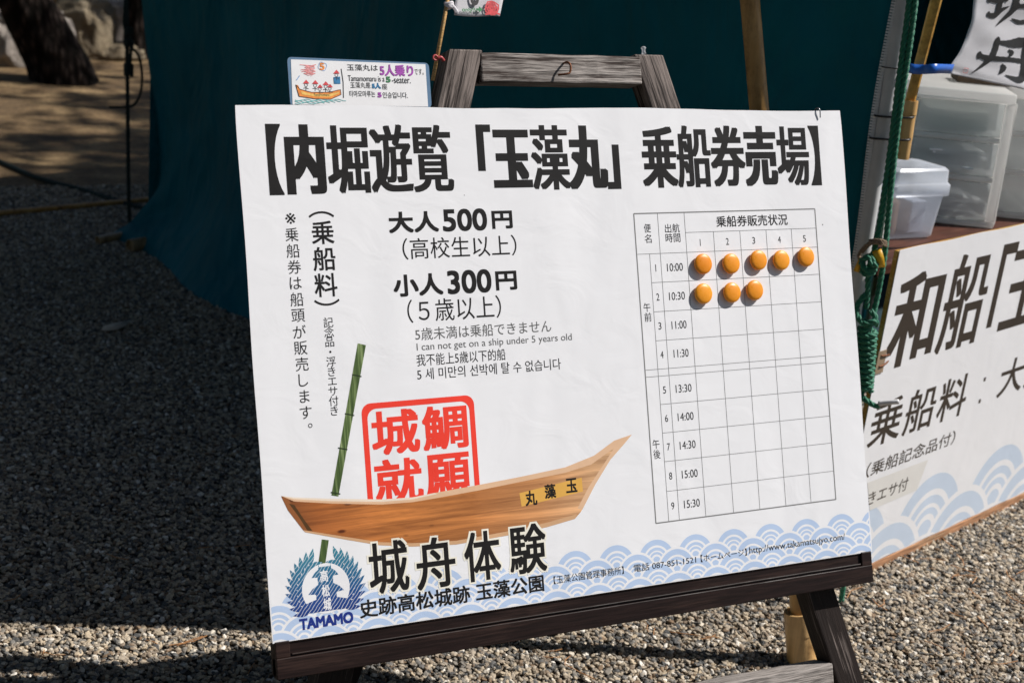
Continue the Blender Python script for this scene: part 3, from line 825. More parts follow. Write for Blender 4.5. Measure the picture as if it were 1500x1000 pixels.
# emblem
em = Mesh()
def leaf(c, a, l, wd, n):
    ca, sa = math.cos(a), math.sin(a); pts = []
    for i in range(9):
        t = i / 8; pts.append((t * l, wd * math.sin(math.pi * t ** .8)))
    for i in range(7, 0, -1):
        t = i / 8; pts.append((t * l, -wd * math.sin(math.pi * t ** .8)))
    em.poly([(c[0] + x * ca - y * sa, c[1] + x * sa + y * ca) for x, y in pts], n)
ec = Vector(B(477.5, 861)); er = .0455
for side in (-1, 1):
    for i in range(11):
        a = math.radians(-50 + i * 10.8); p = ec + Vector((math.cos(a) * side, math.sin(a))) * er
        for dl, l_, w_ in ((-.75, .028, .0045), (.42, .022, .0040)):
            t = a + math.pi / 2 + dl
            leaf(p, t if side > 0 else math.pi - t, l_, w_, .00085 + i * .000005 + (.00006 if dl > 0 else 0))
castle = [(-.012, .046), (-.0105, .040), (.0105, .040), (.012, .046), (.0125, .036), (.020, .031), (.0265, .023), (.0155, .0225), (.0145, .010), (.026, .004), (.035, -.005), (.020, -.0065), (.020, -.015),
          (.044, -.021), (.055, -.029), (.052, -.037), (-.052, -.037), (-.055, -.029), (-.044, -.021), (-.020, -.015), (-.020, -.0065), (-.035, -.005), (-.026, .004), (-.0145, .010), (-.0155, .0225), (-.0265, .023), (-.020, .031), (-.0125, .036)]
em.poly([(ec.x + x * .86, ec.y + y * .92 - .002) for x, y in castle], .00110)
et = Mesh(); T(et, 'TAMAMO', (438, 906.0), (518, 911.0), .00115, (.0009, .0009)); prt('emblem_name_text', et, vinyl('navy_print', (.012, .03, .22)))
eb = Mesh(); eb.disk(ec, .0400, .00098, 40); prt('emblem_ground', eb, 'white_print')
prt('emblem', em, 'emblem_print')
ek = Mesh()
for ch, c in (('高', (474.5, 843)), ('松', (477, 864.5)), ('城', (479.5, 884))): Tc(ek, ch, c, 13, 16, .0013, (.0004, .0004))
prt('emblem_text', ek, 'white_print')

# timetable
gl_, tt, th = Mesh(), Mesh(), Mesh()
X0 = (B(929, 313)[0] + B(960, 764)[0]) / 2; X1 = (B(1195, 306)[0] + B(1223, 733)[0]) / 2
Y1 = (B(929, 313)[1] + B(1195, 306)[1]) / 2; Y0 = (B(960, 764)[1] + B(1223, 733)[1]) / 2
ca_ = B(951.7, 374)[0]; cb_ = (B(962.7, 313)[0] + B(967.6, 372)[0]) / 2
cols = [B(1002, 312)[0], B(1045, 340)[0], B(1083.7, 338.3)[0], B(1122, 336.7)[0], B(1159, 335.7)[0], X1]
hT = (B(1005, 340.7)[1] + B(1196, 334)[1]) / 2; hH = (B(934, 372.3)[1] + B(1197, 362)[1]) / 2
rws = [B(953.7, 414)[1], B(956.7, 456.7)[1], B(960, 499)[1], B(945.7, 542)[1], B(946.7, 552.3)[1], B(966, 592.3)[1], B(970, 634)[1], B(971, 676)[1], B(974, 719.6)[1]]
lw = .0008
def hl(y, xa, xb, wd=lw): gl_.add([(xa, y - wd / 2, .0010), (xb, y - wd / 2, .0010), (xb, y + wd / 2, .0010), (xa, y + wd / 2, .0010)], [(0, 1, 2, 3)])
def vl(x, ya, yb, wd=lw): gl_.add([(x - wd / 2, ya, .00103), (x + wd / 2, ya, .00103), (x + wd / 2, yb, .00103), (x - wd / 2, yb, .00103)], [(0, 1, 2, 3)])
for y in (Y0, Y1): hl(y, X0, X1, .0020)
for x in (X0, X1): vl(x, Y0, Y1, .0020)
hl(hT, cols[0], X1); hl(hH, X0, X1)
for i, y in enumerate(rws): hl(y, X0 if i in (3, 4) else ca_, X1)
vl(ca_, Y0, hH); vl(cb_, Y0, Y1); vl(cols[0], Y0, Y1)
for x in cols[1:-1]: vl(x, Y0, hT)
prt('timetable_grid', gl_, vinyl('grid_print', (.20, .20, .20)))
T(th, '乗船券販売状況', (1048.5, 316.5), (1154, 329.5), .0010, (.0002, .0002))
for ch, c in (('便', (948.3, 334.3)), ('名', (949.3, 349.5)), ('午', (947.7, 450)), ('前', (949.2, 464.3)), ('午', (961, 650)), ('後', (962.3, 664.8))): Tc(th, ch, c, 11, 12.5)
T(th, '出航', (973.5, 328), (996, 340.5)); T(th, '時間', (974.5, 342), (997, 354.5))
prt('timetable_heading_text', th, 'black_print')
def num(s, x, y, w_, h_): text_uv(tt, s, x - w_ / 2, y - h_ / 2, x + w_ / 2, y + h_ / 2, .0010)
DW = {'1': .0013}
for i in range(5): num(str(i + 1), (cols[i] + cols[i + 1]) / 2, (hT + hH) / 2 - .001, DW.get(str(i + 1), .0062), .0125)
edges = [hH, rws[0], rws[1], rws[2], rws[3]], [rws[4], rws[5], rws[6], rws[7], rws[8], Y0]
times = ['10:00', '10:30', '11:00', '11:30', '13:30', '14:00', '14:30', '15:00', '15:30']; mids = []
for e_ in edges: mids += [(a + b_) / 2 for a, b_ in zip(e_, e_[1:])]
for i, (s, y) in enumerate(zip(times, mids)):
    num(str(i + 1), (ca_ + cb_) / 2 - .0005, y, DW.get(str(i + 1), .0062), .0128)
    num(s, (cb_ + cols[0]) / 2 + .0005, y, .0335 - (.002 if s.startswith('11') else 0), .0142)
prt('timetable_text', tt, 'black_print')
sh_ = Mesh(); hb = [bp(*B(1196, 161.5), -.006), bp(*B(1196, 159), -.002), bp(*B(1197, 159), .003), bp(*B(1198.5, 162), .005), bp(*B(1199.5, 168), .004), bp(*B(1200, 173), .003)]
sh_.tube(smooth_path(hb, .002), .0012, 8); build('wire_hook', sh_, M['steel'], board, smooth='all')
dots = Mesh()
for q, s in (((680, 286), .0008), ((1205, 329), .0012), ((1098, 217), .0006)): dots.disk(B(*q), s, .0012, 10)
prt('specks', dots, 'grey_print')

# magnets
order = ['first', 'second', 'third', 'fourth', 'fifth']
mags = [(1031, 386.5, 0), (1072, 386, 0), (1112, 381, 0), (1145.5, 381, 0), (1181.7, 376, 0), (1031.5, 430, 1), (1073.3, 428.3, 1), (1106.5, 425, 1)]
mlab = ['orange round magnet under number 1 in the 10:00 row of the timetable', 'orange round magnet under number 2 in the 10:00 row of the timetable',
        'orange round magnet under number 3 in the 10:00 row of the timetable', 'orange round magnet under number 4 in the 10:00 row of the timetable',
        'orange round magnet under number 5 in the 10:00 row of the timetable', 'orange round magnet under number 1 in the 10:30 row of the timetable',
        'orange round magnet under number 2 in the 10:30 row of the timetable', 'orange round magnet under number 3 in the 10:30 row of the timetable']
cap = Mesh(); cap.lathe([(0, .0035), (.0165, .0035), (.0183, .0045), (.0187, .0058), (.0183, .0076), (.0165, .0092), (.012, .0105), (.006, .0112), (.0001, .0114)], None, 48)
base = Mesh(); base.lathe([(0, .0012), (.0160, .0012), (.0165, .002), (.0165, .0036), (0, .0036)], None, 48)
m0 = None
for i, (px, py, r_) in enumerate(mags):
    u, v = B(px, py, .0085)
    W = MB @ Matrix.Translation((u, v, 0))
    if m0 is None:
        e = bpy.data.objects.new('magnet', None); e.empty_display_size = .02
        link(e, None, W); m0 = e
        parts = [build('cap', cap, M['orange'], e, W, smooth='all'), build('base', base, M['orange_dark'], e, W, smooth=True)]
    else:
        e = m0.copy(); col.objects.link(e); e.matrix_basis = W
        for p in parts:
            c = p.copy(); c.parent = e; col.objects.link(c)
    tag(e, mlab[i], 'magnet', 'orange magnets marking sold seats')
# ==SECTION3==

# ------------------------------------------------------------------ laminated card tucked behind the board
CN = -.0275
cz = lambda x, y: B(x, y, CN)
MC = Matrix.Translation(BO + BN * CN) @ Matrix((BU, BV, BN)).transposed().to_4x4()
card = thing('laminated_card', 'small laminated hand-drawn card about the five-seater boat standing behind the top edge', 'card', bp(.223, .82, CN))
q = [cz(420.5, 83.5), cz(628, 92.4), cz(632.5, 158), cz(425.5, 156)]
cm = Mesh(); rr_ = []
for i, (x, y) in enumerate(q):
    a, b_ = Vector(q[i - 1]), Vector(q[(i + 1) % 4]); p = Vector((x, y))
    for k in range(5):
        t = k / 4; r0_ = p + (a - p).normalized() * .008; r1_ = p + (b_ - p).normalized() * .008
        rr_.append(r0_.lerp(p, t).lerp(p.lerp(r1_, t), t))
bot = -.03
pts = [(v.x, v.y) for v in rr_]; n_ = len(pts)
cm.add([(x, y, 0) for x, y in pts] + [(x, y, -.0012) for x, y in pts], [tuple(reversed(range(n_))), tuple(range(n_, 2 * n_))] + [(i, (i + 1) % n_, n_ + (i + 1) % n_, n_ + i) for i in range(n_)])
build('laminate', cm, M['laminate'], card, MC)
pm = Mesh(); pm.poly([cz(426, 87.3), cz(623, 94.5), cz(627, 156.5), cz(428.5, 153.5)], .0004); paper = build('paper', pm, M['paper'], card, MC)
def cprt(name, mb, ink): return build(name, mb, INK[ink], paper, MC)
def CT(parts, name, ink):
    mb = Mesh()
    for s, a, b_, bo in parts: T(mb, s, a, b_, .0009, (bo, bo), cz)
    cprt(name, mb, ink)
CT([('玉藻丸は', (507.8, 94.2), (553.5, 104.4), 0), ('です。', (606.7, 101), (620.7, 110), 0), ('Tamamomaru is a', (509.2, 110.6), (563.2, 120), 0),
    ('-seater.', (573.6, 114), (601.6, 122.6), 0), ('玉藻丸是', (512.6, 120.6), (542.8, 129.6), 0), ('座', (559, 123), (567.5, 131.3), 0),
    ('타마모마루는', (511.5, 133), (549.8, 142.4), 0), ('인승입니다.', (560.2, 135), (597.4, 144.4), 0), ('Tamamomaru', (459, 137), (482, 141), 0)], 'handwriting', 'black')
CT([('5人乗り', (555.4, 94.6), (605.8, 112.4), .0006), ('5', (552.6, 135.6), (559, 143), .0005)], 'purple_writing', 'purple')
CT([('5', (564.7, 112.4), (572.2, 121.2), .0006)], 'green_writing', 'green')
CT([('5人', (544.2, 121.6), (558.2, 130.4), .0006)], 'blue_writing', 'blue')
CT([('5', (467.5, 92.5), (475.5, 103), .0004)], 'orange_number', 'orange')
K = lambda x, y: cz(400 + x / 3.571, y / 3.571)
hm_ = Mesh(); hm_.poly([K(*p) for p in ((118, 445), (130, 446), (140, 468), (200, 484), (290, 484), (340, 470), (352, 470), (355, 496), (300, 520), (220, 518), (135, 505))], .0007); cprt('boat_drawing', hm_, 'orange')
ym = Mesh(); ym.poly([K(*p) for p in ((145, 478), (200, 492), (290, 494), (345, 482), (345, 490), (295, 508), (220, 506), (150, 495))], .00078); cprt('boat_stripe_drawing', ym, 'yellow')
hats, heads, bl, wt, rd, bu_ = Mesh(), Mesh(), Mesh(), Mesh(), Mesh(), Mesh()
for x, y, s in ((172, 440, 1), (220, 442, 1), (275, 448, 1), (245, 462, .9), (297, 460, .9), (331, 388, 1)):
    hats.poly([K(x - 17 * s, y - 2), K(x + 17 * s, y - 2), K(x, y - 22 * s)], .0009)
    c = K(x, y + 6 * s); bl.ring(c, .0022 * s, .0029 * s, .0009, 18)
    bl.stroke([K(x, y + 14 * s), K(x, y + 34 * s)], .0008, .0009); bl.stroke([K(x - 13, y + 22), K(x, y + 20), K(x + 13, y + 26)], .0008, .0009)
bl.stroke([K(356, 362), K(366, 430), K(368, 512)], .0012, .0009)
bl.stroke([K(*p) for p in ((118, 445), (140, 468), (200, 484), (290, 484), (352, 470), (355, 496), (300, 520), (220, 518), (135, 505))], .0009, .00088, True)
cprt('hat_drawing', hats, 'red'); cprt('figure_drawing', bl, 'black')
rb = Mesh(); rb.poly([K(315, 405), K(350, 402), K(352, 440), K(318, 440)], .00082); cprt('coat_drawing', rb, 'blue')
for k in range(5):
    wt.stroke([K(115 + i * 14, 524 + k * 4 + 5 * math.sin(i * 1.1 + k * 1.7)) for i in range(20 - k * 2)], .0009, .0008 + k * .00002)
cprt('water_drawing', wt, 'teal')
sc_ = [K(140 + 80 * abs(math.sin(i * .83)) + 4 * math.sin(i * 7), 340 + i * 1.6 + 6 * math.sin(i * 2.7)) for i in range(34)]
rd.stroke(sc_, .0009, .0008); cprt('castle_drawing', rd, 'pink')
bu_.stroke([(K(258, 348)[0] + (.0072 + .0007 * math.sin(a * .9)) * math.cos(a * math.pi / 14), K(258, 348)[1] + (.0068 + .0007 * math.sin(a * .9)) * math.sin(a * math.pi / 14)) for a in range(28)], .0007, .0008, True)
bu_.stroke([K(122, 420), K(138, 398)], .0014, .0008); cprt('speech_bubble_drawing', bu_, 'lightblue')

# ------------------------------------------------------------------ little flag on a stick
FN = -.034
fz = lambda x, y: B(x, y, FN)
MF = Matrix.Translation(BO + BN * FN) @ Matrix((BU, BV, BN)).transposed().to_4x4()
flag = thing('small_flag', 'small white cloth flag on a thin bamboo stick tied to the easel top', 'flag', bp(*B(640, 100, FN), FN))
fs_ = Mesh(); a, b_ = fz(634, 118), fz(668, -70)
fs_.tube([(a[0], a[1], 0), ((a[0] + b_[0]) / 2 + .0006, (a[1] + b_[1]) / 2, 0), (b_[0], b_[1], 0)], .0034, 12); build('stick', fs_, M['stick'], flag, MF, smooth='all')
cm = Mesh(); cv_ = []
c0, c1, c2, c3 = [Vector(fz(*p)) for p in ((672, -66), (748, -60), (731.5, 25.5), (665, 22.5))]
for j in range(15):
    for i in range(15):
        s_, t = i / 14, j / 14
        p = c0.lerp(c1, s_).lerp(c3.lerp(c2, s_), t)
        cv_.append((p.x, p.y - .0012 * math.sin(s_ * 5), .002 * math.sin(s_ * 7 + t * 2) * s_ + .001))
cm.add(cv_, [(j * 15 + i, (j + 1) * 15 + i, (j + 1) * 15 + i + 1, j * 15 + i + 1) for j in range(14) for i in range(14)])
cloth = build('cloth', cm, M['cloth'], flag, MF, smooth='all'); sm_ = cloth.modifiers.new('thick', 'SOLIDIFY'); sm_.thickness = .0008
def fprt(name, mb, ink): return build(name, mb, INK[ink], cloth, MF)
fb = Mesh(); T(fb, 'び', (683, -40), (707, 10), .0042, (.0009, .0009), fz); fprt('brush_writing', fb, 'black')
fg = Mesh(); T(fg, 'only!!', (675, 12), (695, 20.5), .0042, (.0002, .0002), fz)
fg.poly([fz(*p) for p in ((696, 13.5), (700, 13.5), (700, 10.5), (706, 15), (700, 20), (700, 17), (696, 17))], .0042); fprt('green_arrow', fg, 'green')
fr_ = Mesh(); rc_ = Vector(fz(719, 13))
for k in range(5):
    fr_.stroke([(rc_.x + (.0025 + k * .0026) * math.cos(i * .55 + k) * (1 + .15 * math.sin(i * 2.1 + k)), rc_.y + (.0022 + k * .0024) * math.sin(i * .55 + k)) for i in range(12)], .0024, .0042 + k * .00006, True)
fr_.stroke([fz(710, 22), fz(724, 20), fz(730, 22)], .003, .0045); fprt('rose_drawing', fr_, 'red')
km = Mesh()
for k in range(3):
    c = Vector(fz(657.5 + k * .4, 5.5 + k * 2.6))
    km.tube([(c.x + .0062 * math.cos(i * math.pi / 8), c.y + .0012 * math.sin(i * math.pi / 4 + k), .0062 * math.sin(i * math.pi / 8)) for i in range(16)], .0026, 8, closed=True)
e_ = Vector(fz(664, 13)); f2_ = Vector(fz(669, 19)); c = Vector(fz(659, 9))
km.tube(smooth_path([(c.x, c.y, .006), (e_.x, e_.y, .005), (f2_.x, f2_.y, .002)], .002), .003, 8)
build('cloth_tie', km, M['cloth'], flag, MF, smooth='all')
rm_ = Mesh(); c = Vector(fz(636.5, 85.5)); rm_.tube([(c.x + .0042 * math.cos(i * math.pi / 10), c.y + .0042 * math.sin(i * math.pi / 10), .004) for i in range(20)], .0016, 8, closed=True)
c = Vector(fz(644, 87)); rm_.tube(smooth_path([(c.x - .006, c.y, .004), (c.x, c.y + .002, .006), (c.x + .006, c.y - .003, .003)], .002), .0028, 8)
build('plastic_clip', rm_, M['red_plastic'], flag, MF, smooth='all')

# ------------------------------------------------------------------ bamboo
def bamboo_tube(mb, p0, p1, r0_, r1_, spacing, seg=20, hollow=True):
    p0, p1 = Vector(p0), Vector(p1); L = (p1 - p0).length; pts, rs = [], []
    k = 0; s_ = 0.0; n = int(L / .012)
    nodes = [spacing * (.6 + i) for i in range(int(L / spacing) + 1)]
    for i in range(n + 1):
        s_ = L * i / n; r_ = r0_ + (r1_ - r0_) * s_ / L
        for q in nodes:
            d = abs(s_ - q)
            if d < .012: r_ *= 1 + .07 * (1 - d / .012) - (.05 if d < .004 else 0)
        pts.append(p0.lerp(p1, s_ / L) + Vector((.002 * math.sin(s_ * 3), .002 * math.cos(s_ * 2.3), 0))); rs.append(r_)
    mb.tube(pts, rs, seg)
def hollow_cut(mb, c, d, r_, wall, depth):                        # an open sawn end
    d = Vector(d).normalized(); W = frame(c, d.orthogonal(), d)
    mb.lathe([(r_, -depth), (r_, 0), (r_ - wall, 0), (r_ - wall, -depth)], W, 24)
bpole = thing('bamboo_pole', 'tall leaning bamboo pole standing in a short bamboo socket behind the notice board', 'bamboo pole', (1.267, .265, 0))
b0 = Vector((1.284, .251, 0)); b1 = plane(1098, 0, (0, .47, 0), Vector((0, 1, 0))); top_ = b0 + (b1 - b0) * 1.75
mb = Mesh(); bamboo_tube(mb, b0 + Vector((0, 0, .01)), top_, .0205, .0185, .62); build('culm', mb, M['bamboo'], bpole, smooth='all')
sk = Mesh(); cut = b0 + (b1 - b0).normalized() * .128
bamboo_tube(sk, b0 + Vector((0, 0, -.005)), cut - Vector((0, 0, .004)), .0325, .0315, .5); hollow_cut(sk, cut, b1 - b0, .0315, .006, .05)
build('socket', sk, M['bamboo_pale'], bpole, smooth=True)

PD = (POLE - Vector((CAM.x, CAM.y, 0))); PD.z = 0; PD.normalize()
def P(px, py, near=.03): return plane(px, py, POLE - PD * near, PD)
bh = thing('bamboo_flagstaff', 'golden split bamboo staff pushed into a bamboo tube strapped to the tent pole', 'bamboo staff', P(1322, 234, .005))
mb = Mesh(); t0, t1 = P(1323, 233, -.012), P(1335, 148, -.012)
bamboo_tube(mb, t0, t1, .0140, .0150, .094); hollow_cut(mb, t1 + (t1 - t0).normalized() * .001, t1 - t0, .0150, .003, .03)
build('tube', mb, M['bamboo_pale'], bh, smooth=True)
mb = Mesh(); s0, s1 = P(1329, 165, -.012), P(1374, -10, -.012); s1 = s0 + (s1 - s0) * 1.9
W = frame((s0 + s1) / 2, s1 - s0, -PD); L_ = (s1 - s0).length
prof = [(-.0128, -.003), (-.009, .002), (0, .004), (.009, .002), (.0128, -.003), (.0115, -.005), (0, -.001), (-.0115, -.005)]
vs, fs = [], []
for i in range(25):
    for y, z in prof: vs.append((-L_ / 2 + L_ * i / 24, y * (.86 + .2 * i / 24), z + .006 * (i / 24 - .5) ** 2))
for i in range(24):
    for k in range(8): fs.append((i * 8 + k, i * 8 + (k + 1) % 8, i * 8 + 8 + (k + 1) % 8, i * 8 + 8 + k))
fs += [tuple(range(8)), tuple(192 + k for k in range(8))]
mb.add(vs, fs); build('split_staff', mb, M['bamboo_gold'], bh, W, smooth=True)
tie_l = ['thin black tie round tent pole level with the blue tape', 'black tie round the tent pole near the top of the bamboo tube', 'black tie round the tent pole near the foot of the bamboo tube']
for i, (y, xa, xb) in enumerate(((97, 1292, 1320), (168.5, 1281, 1338), (201, 1274, 1333))):
    mb = Mesh(); a, b_ = P(xa, y, .0), P(xb, y + 3, .0); c = (a + b_) / 2; rx = (b_ - a).length / 2; sx_ = (b_ - a).normalized(); nn = 36
    ring_ = []
    for k in range(nn):
        t = 2 * math.pi * k / nn; ring_.append(c + sx_ * rx * math.copysign(abs(math.cos(t)) ** .6, math.cos(t)) - PD * (.021 * math.copysign(abs(math.sin(t)) ** .6, math.sin(t)) - .001))
    mb.tube(ring_, .0024 if i else .0014, 8, closed=True)
    tag(build('cable_tie', mb, M['black_tie'], None, Matrix.Identity(4), smooth='all'), tie_l[i], 'tie', 'ties round the tent pole')
# green rope hanging down the pole
rope = thing('green_rope', 'thick green twisted rope knotted and coiled beside the notice board', 'rope', P(1265, 600, .05))
R1 = .0068
mb = Mesh()
mb.rope([P(1334, -60, .04), P(1332, 0, .04), P(1323, 70, .045), P(1315, 130, .045), P(1306, 205, .045), P(1297, 270, .045), P(1288, 330, .045), P(1281, 365, .045), P(1273, 392, .05), P(1271, 430, .05), P(1269, 452, .05)], R1)
mb.rope([P(1343, -60, .04), P(1341, 0, .04), P(1332, 70, .045), P(1323, 130, .045), P(1313, 205, .045), P(1306, 270, .045), P(1300, 330, .045), P(1296, 370, .045), P(1288, 420, .04), P(1279, 462, .045)], R1)
build('doubled_line', mb, M['green_rope'], rope, smooth='all')
mb = Mesh()                                                       # knot above
kc = P(1273, 384, .055); SXp = Vector((-PD.y, PD.x, 0)) * -1; UZ = Vector((0, 0, 1))
def kn(pts): return [kc + SXp * a * .001 + UZ * b_ * .001 - PD * c * .001 for a, b_, c in pts]
mb.rope(kn([(-12, -14, -8), (-16, 2, 6), (-4, 14, 16), (10, 6, 18), (12, -8, 14), (0, -16, 16), (-12, -6, 14), (-10, 8, 2), (4, 14, -8)]), R1 * 1.02)
mb.rope(kn([(-14, -20, 0), (-2, -24, 14), (12, -18, 12), (14, -8, -4)]), R1)
mb.rope(kn([(0, 8, 20), (10, 2, 24), (18, -2, 16)]), R1 * .95)
build('knot', mb, M['green_rope'], rope, smooth='all')
mb = Mesh(); cpath = []                                            # hangman-like coil
c_top, c_bot = P(1271, 478, .05), P(1267, 572, .05)
for i in range(11 * 14 + 1):
    t = i / (11 * 14); a = i / 14 * 2 * math.pi
    r_ = .0180 - .0040 * t
    cpath.append(c_top.lerp(c_bot, t) + SXp * r_ * math.cos(a) - PD * r_ * math.sin(a))
mb.rope([P(1275, 455, .06), P(1282, 466, .06)] + cpath[4::2], R1 * .98)
mb.rope([P(1255, 452, .05), P(1256, 462, .06), P(1266, 474, .07), P(1281, 470, .065), P(1284, 476, .05)], R1)
mb.rope([P(1268, 430, .05), P(1255, 449, .055), P(1257, 466, .06), P(1270, 472, .062)], R1)
mb.tube([c_top + (c_top - c_bot) * .05, c_bot], .010, 12)
build('coil', mb, M['green_rope'], rope, smooth='all')
mb = Mesh(); mb.rope([P(1262, 572, .05), P(1264, 582, .055), P(1272, 588, .06), P(1281, 594, .06), P(1288, 594, .06)], R1 * .95)
mb.rope([P(1258, 570, .05), P(1257, 640, .05), P(1250, 760, .05), P(1232, 880, .05)], R1)
build('tail', mb, M['green_rope'], rope, smooth='all')
mb = Mesh(); mb.tube(smooth_path([P(1287, 591, .062), P(1303, 589, .064), P(1317, 588, .064)], .004), [.006] * 1 + [.0058] * 20 if False else .0058, 12)
build('taped_end', mb, M['white_tape'], rope, smooth='all')
mb = Mesh(); mb.rope([P(1337, -60, .03), P(1326, 100, .034), P(1310, 215, .034), P(1291, 350, .034)], .0034); build('white_cord', mb, M['white_rope'], rope, smooth='all')
mb = Mesh()
for k in range(3):
    y = 352 + k * 3; mb.rope([P(1273 - k * 5, y + k * 6, .05), P(1283 - k * 3, y - 1, .062), P(1292, y, .062), P(1299, y + 3, .05)], .0030)
mb.rope([P(1277, 354, .06), P(1266, 362, .055), P(1258, 374, .04), P(1262, 384, .05)], .0042)
build('twine_lashing', mb, M['twine'], rope, smooth='all')
def ribbon(path, wd, m, name, parent, nrm=None, th=.0008):
    mb = Mesh(); nrm = nrm or -PD; pts = smooth_path(path, .006); vs = []
    for i, p in enumerate(pts):
        t = (pts[min(i + 1, len(pts) - 1)] - pts[max(i - 1, 0)]).normalized(); q = t.cross(nrm).normalized() * wd / 2
        vs += [p - q, p + q]
    mb.add(vs, [(2 * i, 2 * i + 1, 2 * i + 3, 2 * i + 2) for i in range(len(pts) - 1)])
    o = build(name, mb, m, parent, None, smooth='all'); o.modifiers.new('thick', 'SOLIDIFY').thickness = th
    return o
ribbon([P(1284, 366, .064), P(1288, 378, .072), P(1290, 392, .066)], .020, M['yellow_tape'], 'yellow_tape', rope)
ribbon([P(1263, 378, .05), P(1258, 388, .055), P(1254, 398, .05)], .012, M['yellow_tape'], 'yellow_tape', rope)

# ------------------------------------------------------------------ cloth banner with brush writing
PC = Vector((-.20, 1, 0)).normalized(); SXC = Vector((PC.y, -PC.x, 0))
BNK = lambda px, py, near=.0: plane(px, py, P(1345, 100, -.01), PC) - PC * near
cbn = thing('cloth_banner', 'white cloth banner with large black brush writing above the drawer box', 'banner', BNK(1450, 130))
W_ = frame(BNK(1391, 108), SXC, -PC)
WI = W_.inverted()
def wl(px, py, near=0.0): return WI @ BNK(px, py, near)
edge_l = [(1432, -140), (1428, -40), (1424, 0), (1419, 30), (1412, 58), (1402, 80), (1391, 97), (1391, 108)]
edge_r = [(1585, -130), (1583, -30), (1581, 10), (1580, 40), (1578, 68), (1577, 100), (1576, 128), (1577, 148)]
ed_l = smooth_path([wl(*p) for p in edge_l], .02)
mb = Mesh(); nx2 = 26; ny2 = 36
def samp(e, t):
    k = t * (len(e) - 1); i = min(int(k), len(e) - 2); return wl(*e[i]).lerp(wl(*e[i + 1]), k - i)
vs = []
for j in range(ny2 + 1):
    for i in range(nx2 + 1):
        s_, t = i / nx2, j / ny2
        p = samp(edge_l, t).lerp(samp(edge_r, t), s_)
        vs.append((p.x, p.y, .007 * math.sin(s_ * 6 + t * 3.4) * (1 - t * .4) + .005 * noise.noise(Vector((s_ * 4, t * 6, 1)))))
mb.add(vs, [(j * (nx2 + 1) + i, (j + 1) * (nx2 + 1) + i, (j + 1) * (nx2 + 1) + i + 1, j * (nx2 + 1) + i + 1) for j in range(ny2) for i in range(nx2)])
cl_ = build('cloth', mb, M['cloth'], cbn, W_, smooth='all'); cl_.modifiers.new('thick', 'SOLIDIFY').thickness = .0006
def drape(mb2):                                                    # lay the lettering on the folds
    from mathutils.bvhtree import BVHTree
    tr = BVHTree.FromPolygons([Vector(v) for v in mb.v], mb.f)
    out = []
    for v in mb2.v:
        h = tr.ray_cast(Vector((v[0], v[1], .2)), Vector((0, 0, -1)))
        out.append((v[0], v[1], (h[0].z if h[0] else 0) + .0012 + v[2]))
    mb2.v = out; return mb2
def refine(mb2, cuts):
    me = bpy.data.meshes.new('t'); me.from_pydata(mb2.v, [], mb2.f); b = bmesh.new(); b.from_mesh(me)
    for _ in range(cuts):
        le = [e for e in b.edges if e.calc_length() > .008]
        if not le: break
        bmesh.ops.subdivide_edges(b, edges=le, cuts=1); bmesh.ops.triangulate(b, faces=b.faces)
    mb2.v = [tuple(v.co) for v in b.verts]; b.verts.index_update(); mb2.f = [tuple(v.index for v in f.verts) for f in b.faces]
    b.free(); bpy.data.meshes.remove(me); return mb2
def wuv(px, py): p = wl(px, py); return (p.x, p.y)
fb = Mesh()
PXM = (wl(1460, 60) - wl(1450, 60)).length / 10 / 6.845
def brush(pts, n):                                                # one loaded-brush stroke, swelling and tapering
    path = smooth_path([(x, y, w_) for x, y, w_ in pts], 14); L_, R_2 = [], []
    for i, p in enumerate(path):
        t = path[min(i + 1, len(path) - 1)] - path[max(i - 1, 0)]; t = Vector((t.x, t.y)).normalized(); q = Vector((-t.y, t.x))
        h = max(1.5, p.z * .5 * (1 + .05 * math.sin(i * 1.7)))
        for lst, sg in ((L_, 1), (R_2, -1)):
            u_, v_ = wuv(1390 + (p.x + q.x * h * sg) / 6.845, (p.y + q.y * h * sg) / 6.845); lst.append((u_, v_, n))
    k = len(path); fb.add(L_ + R_2, [(i, i + 1, k + i + 1, k + i) for i in range(k - 1)])
    for p in (path[0], path[-1]):
        if p.z > 14: fb.disk(wuv(1390 + p.x / 6.845, p.y / 6.845), p.z * .5 * PXM, n + .00004, 14)
for i, st_ in enumerate((
        [(480, 420, 30), (560, 435, 50), (640, 440, 80), (720, 430, 100), (800, 430, 90)],
        [(490, 420, 60), (470, 500, 55), (430, 580, 55), (360, 650, 35), (300, 695, 20), (240, 735, 5)],
        [(312, 555, 46), (370, 580, 55), (480, 590, 50), (620, 600, 45), (753, 620, 45), (860, 640, 40)],
        [(610, 510, 20), (640, 530, 45), (620, 560, 25), (595, 572, 6)],
        [(540, 660, 25), (555, 680, 55), (530, 720, 35), (500, 745, 6)],
        [(790, 440, 60), (772, 560, 60), (757, 700, 62), (735, 785, 72), (690, 800, 60), (640, 785, 40), (565, 755, 10)],
        [(372, 140, 34), (400, 155, 52), (450, 152, 60), (500, 110, 50), (560, 80, 25), (598, 66, 5)],
        [(490, -120, 60), (490, 0, 60), (480, 85, 60)],
        [(380, -10, 40), (450, 8, 42), (560, -12, 38)],
        [(672, -140, 70), (665, 40, 75), (640, 110, 60), (580, 170, 45), (520, 220, 26), (465, 268, 4)],
        [(690, 65, 45), (800, 62, 45)],
        [(645, 193, 10), (690, 215, 35), (740, 230, 42), (840, 215, 44)],
        [(560, -150, 45), (700, -165, 45), (880, -170, 40)],
        [(800, -220, 55), (810, -60, 55), (850, 120, 55), (890, 200, 40)])):
    brush(st_, .00002 * i)
build('brush_writing', drape(fb), INK['black'], cl_, W_)
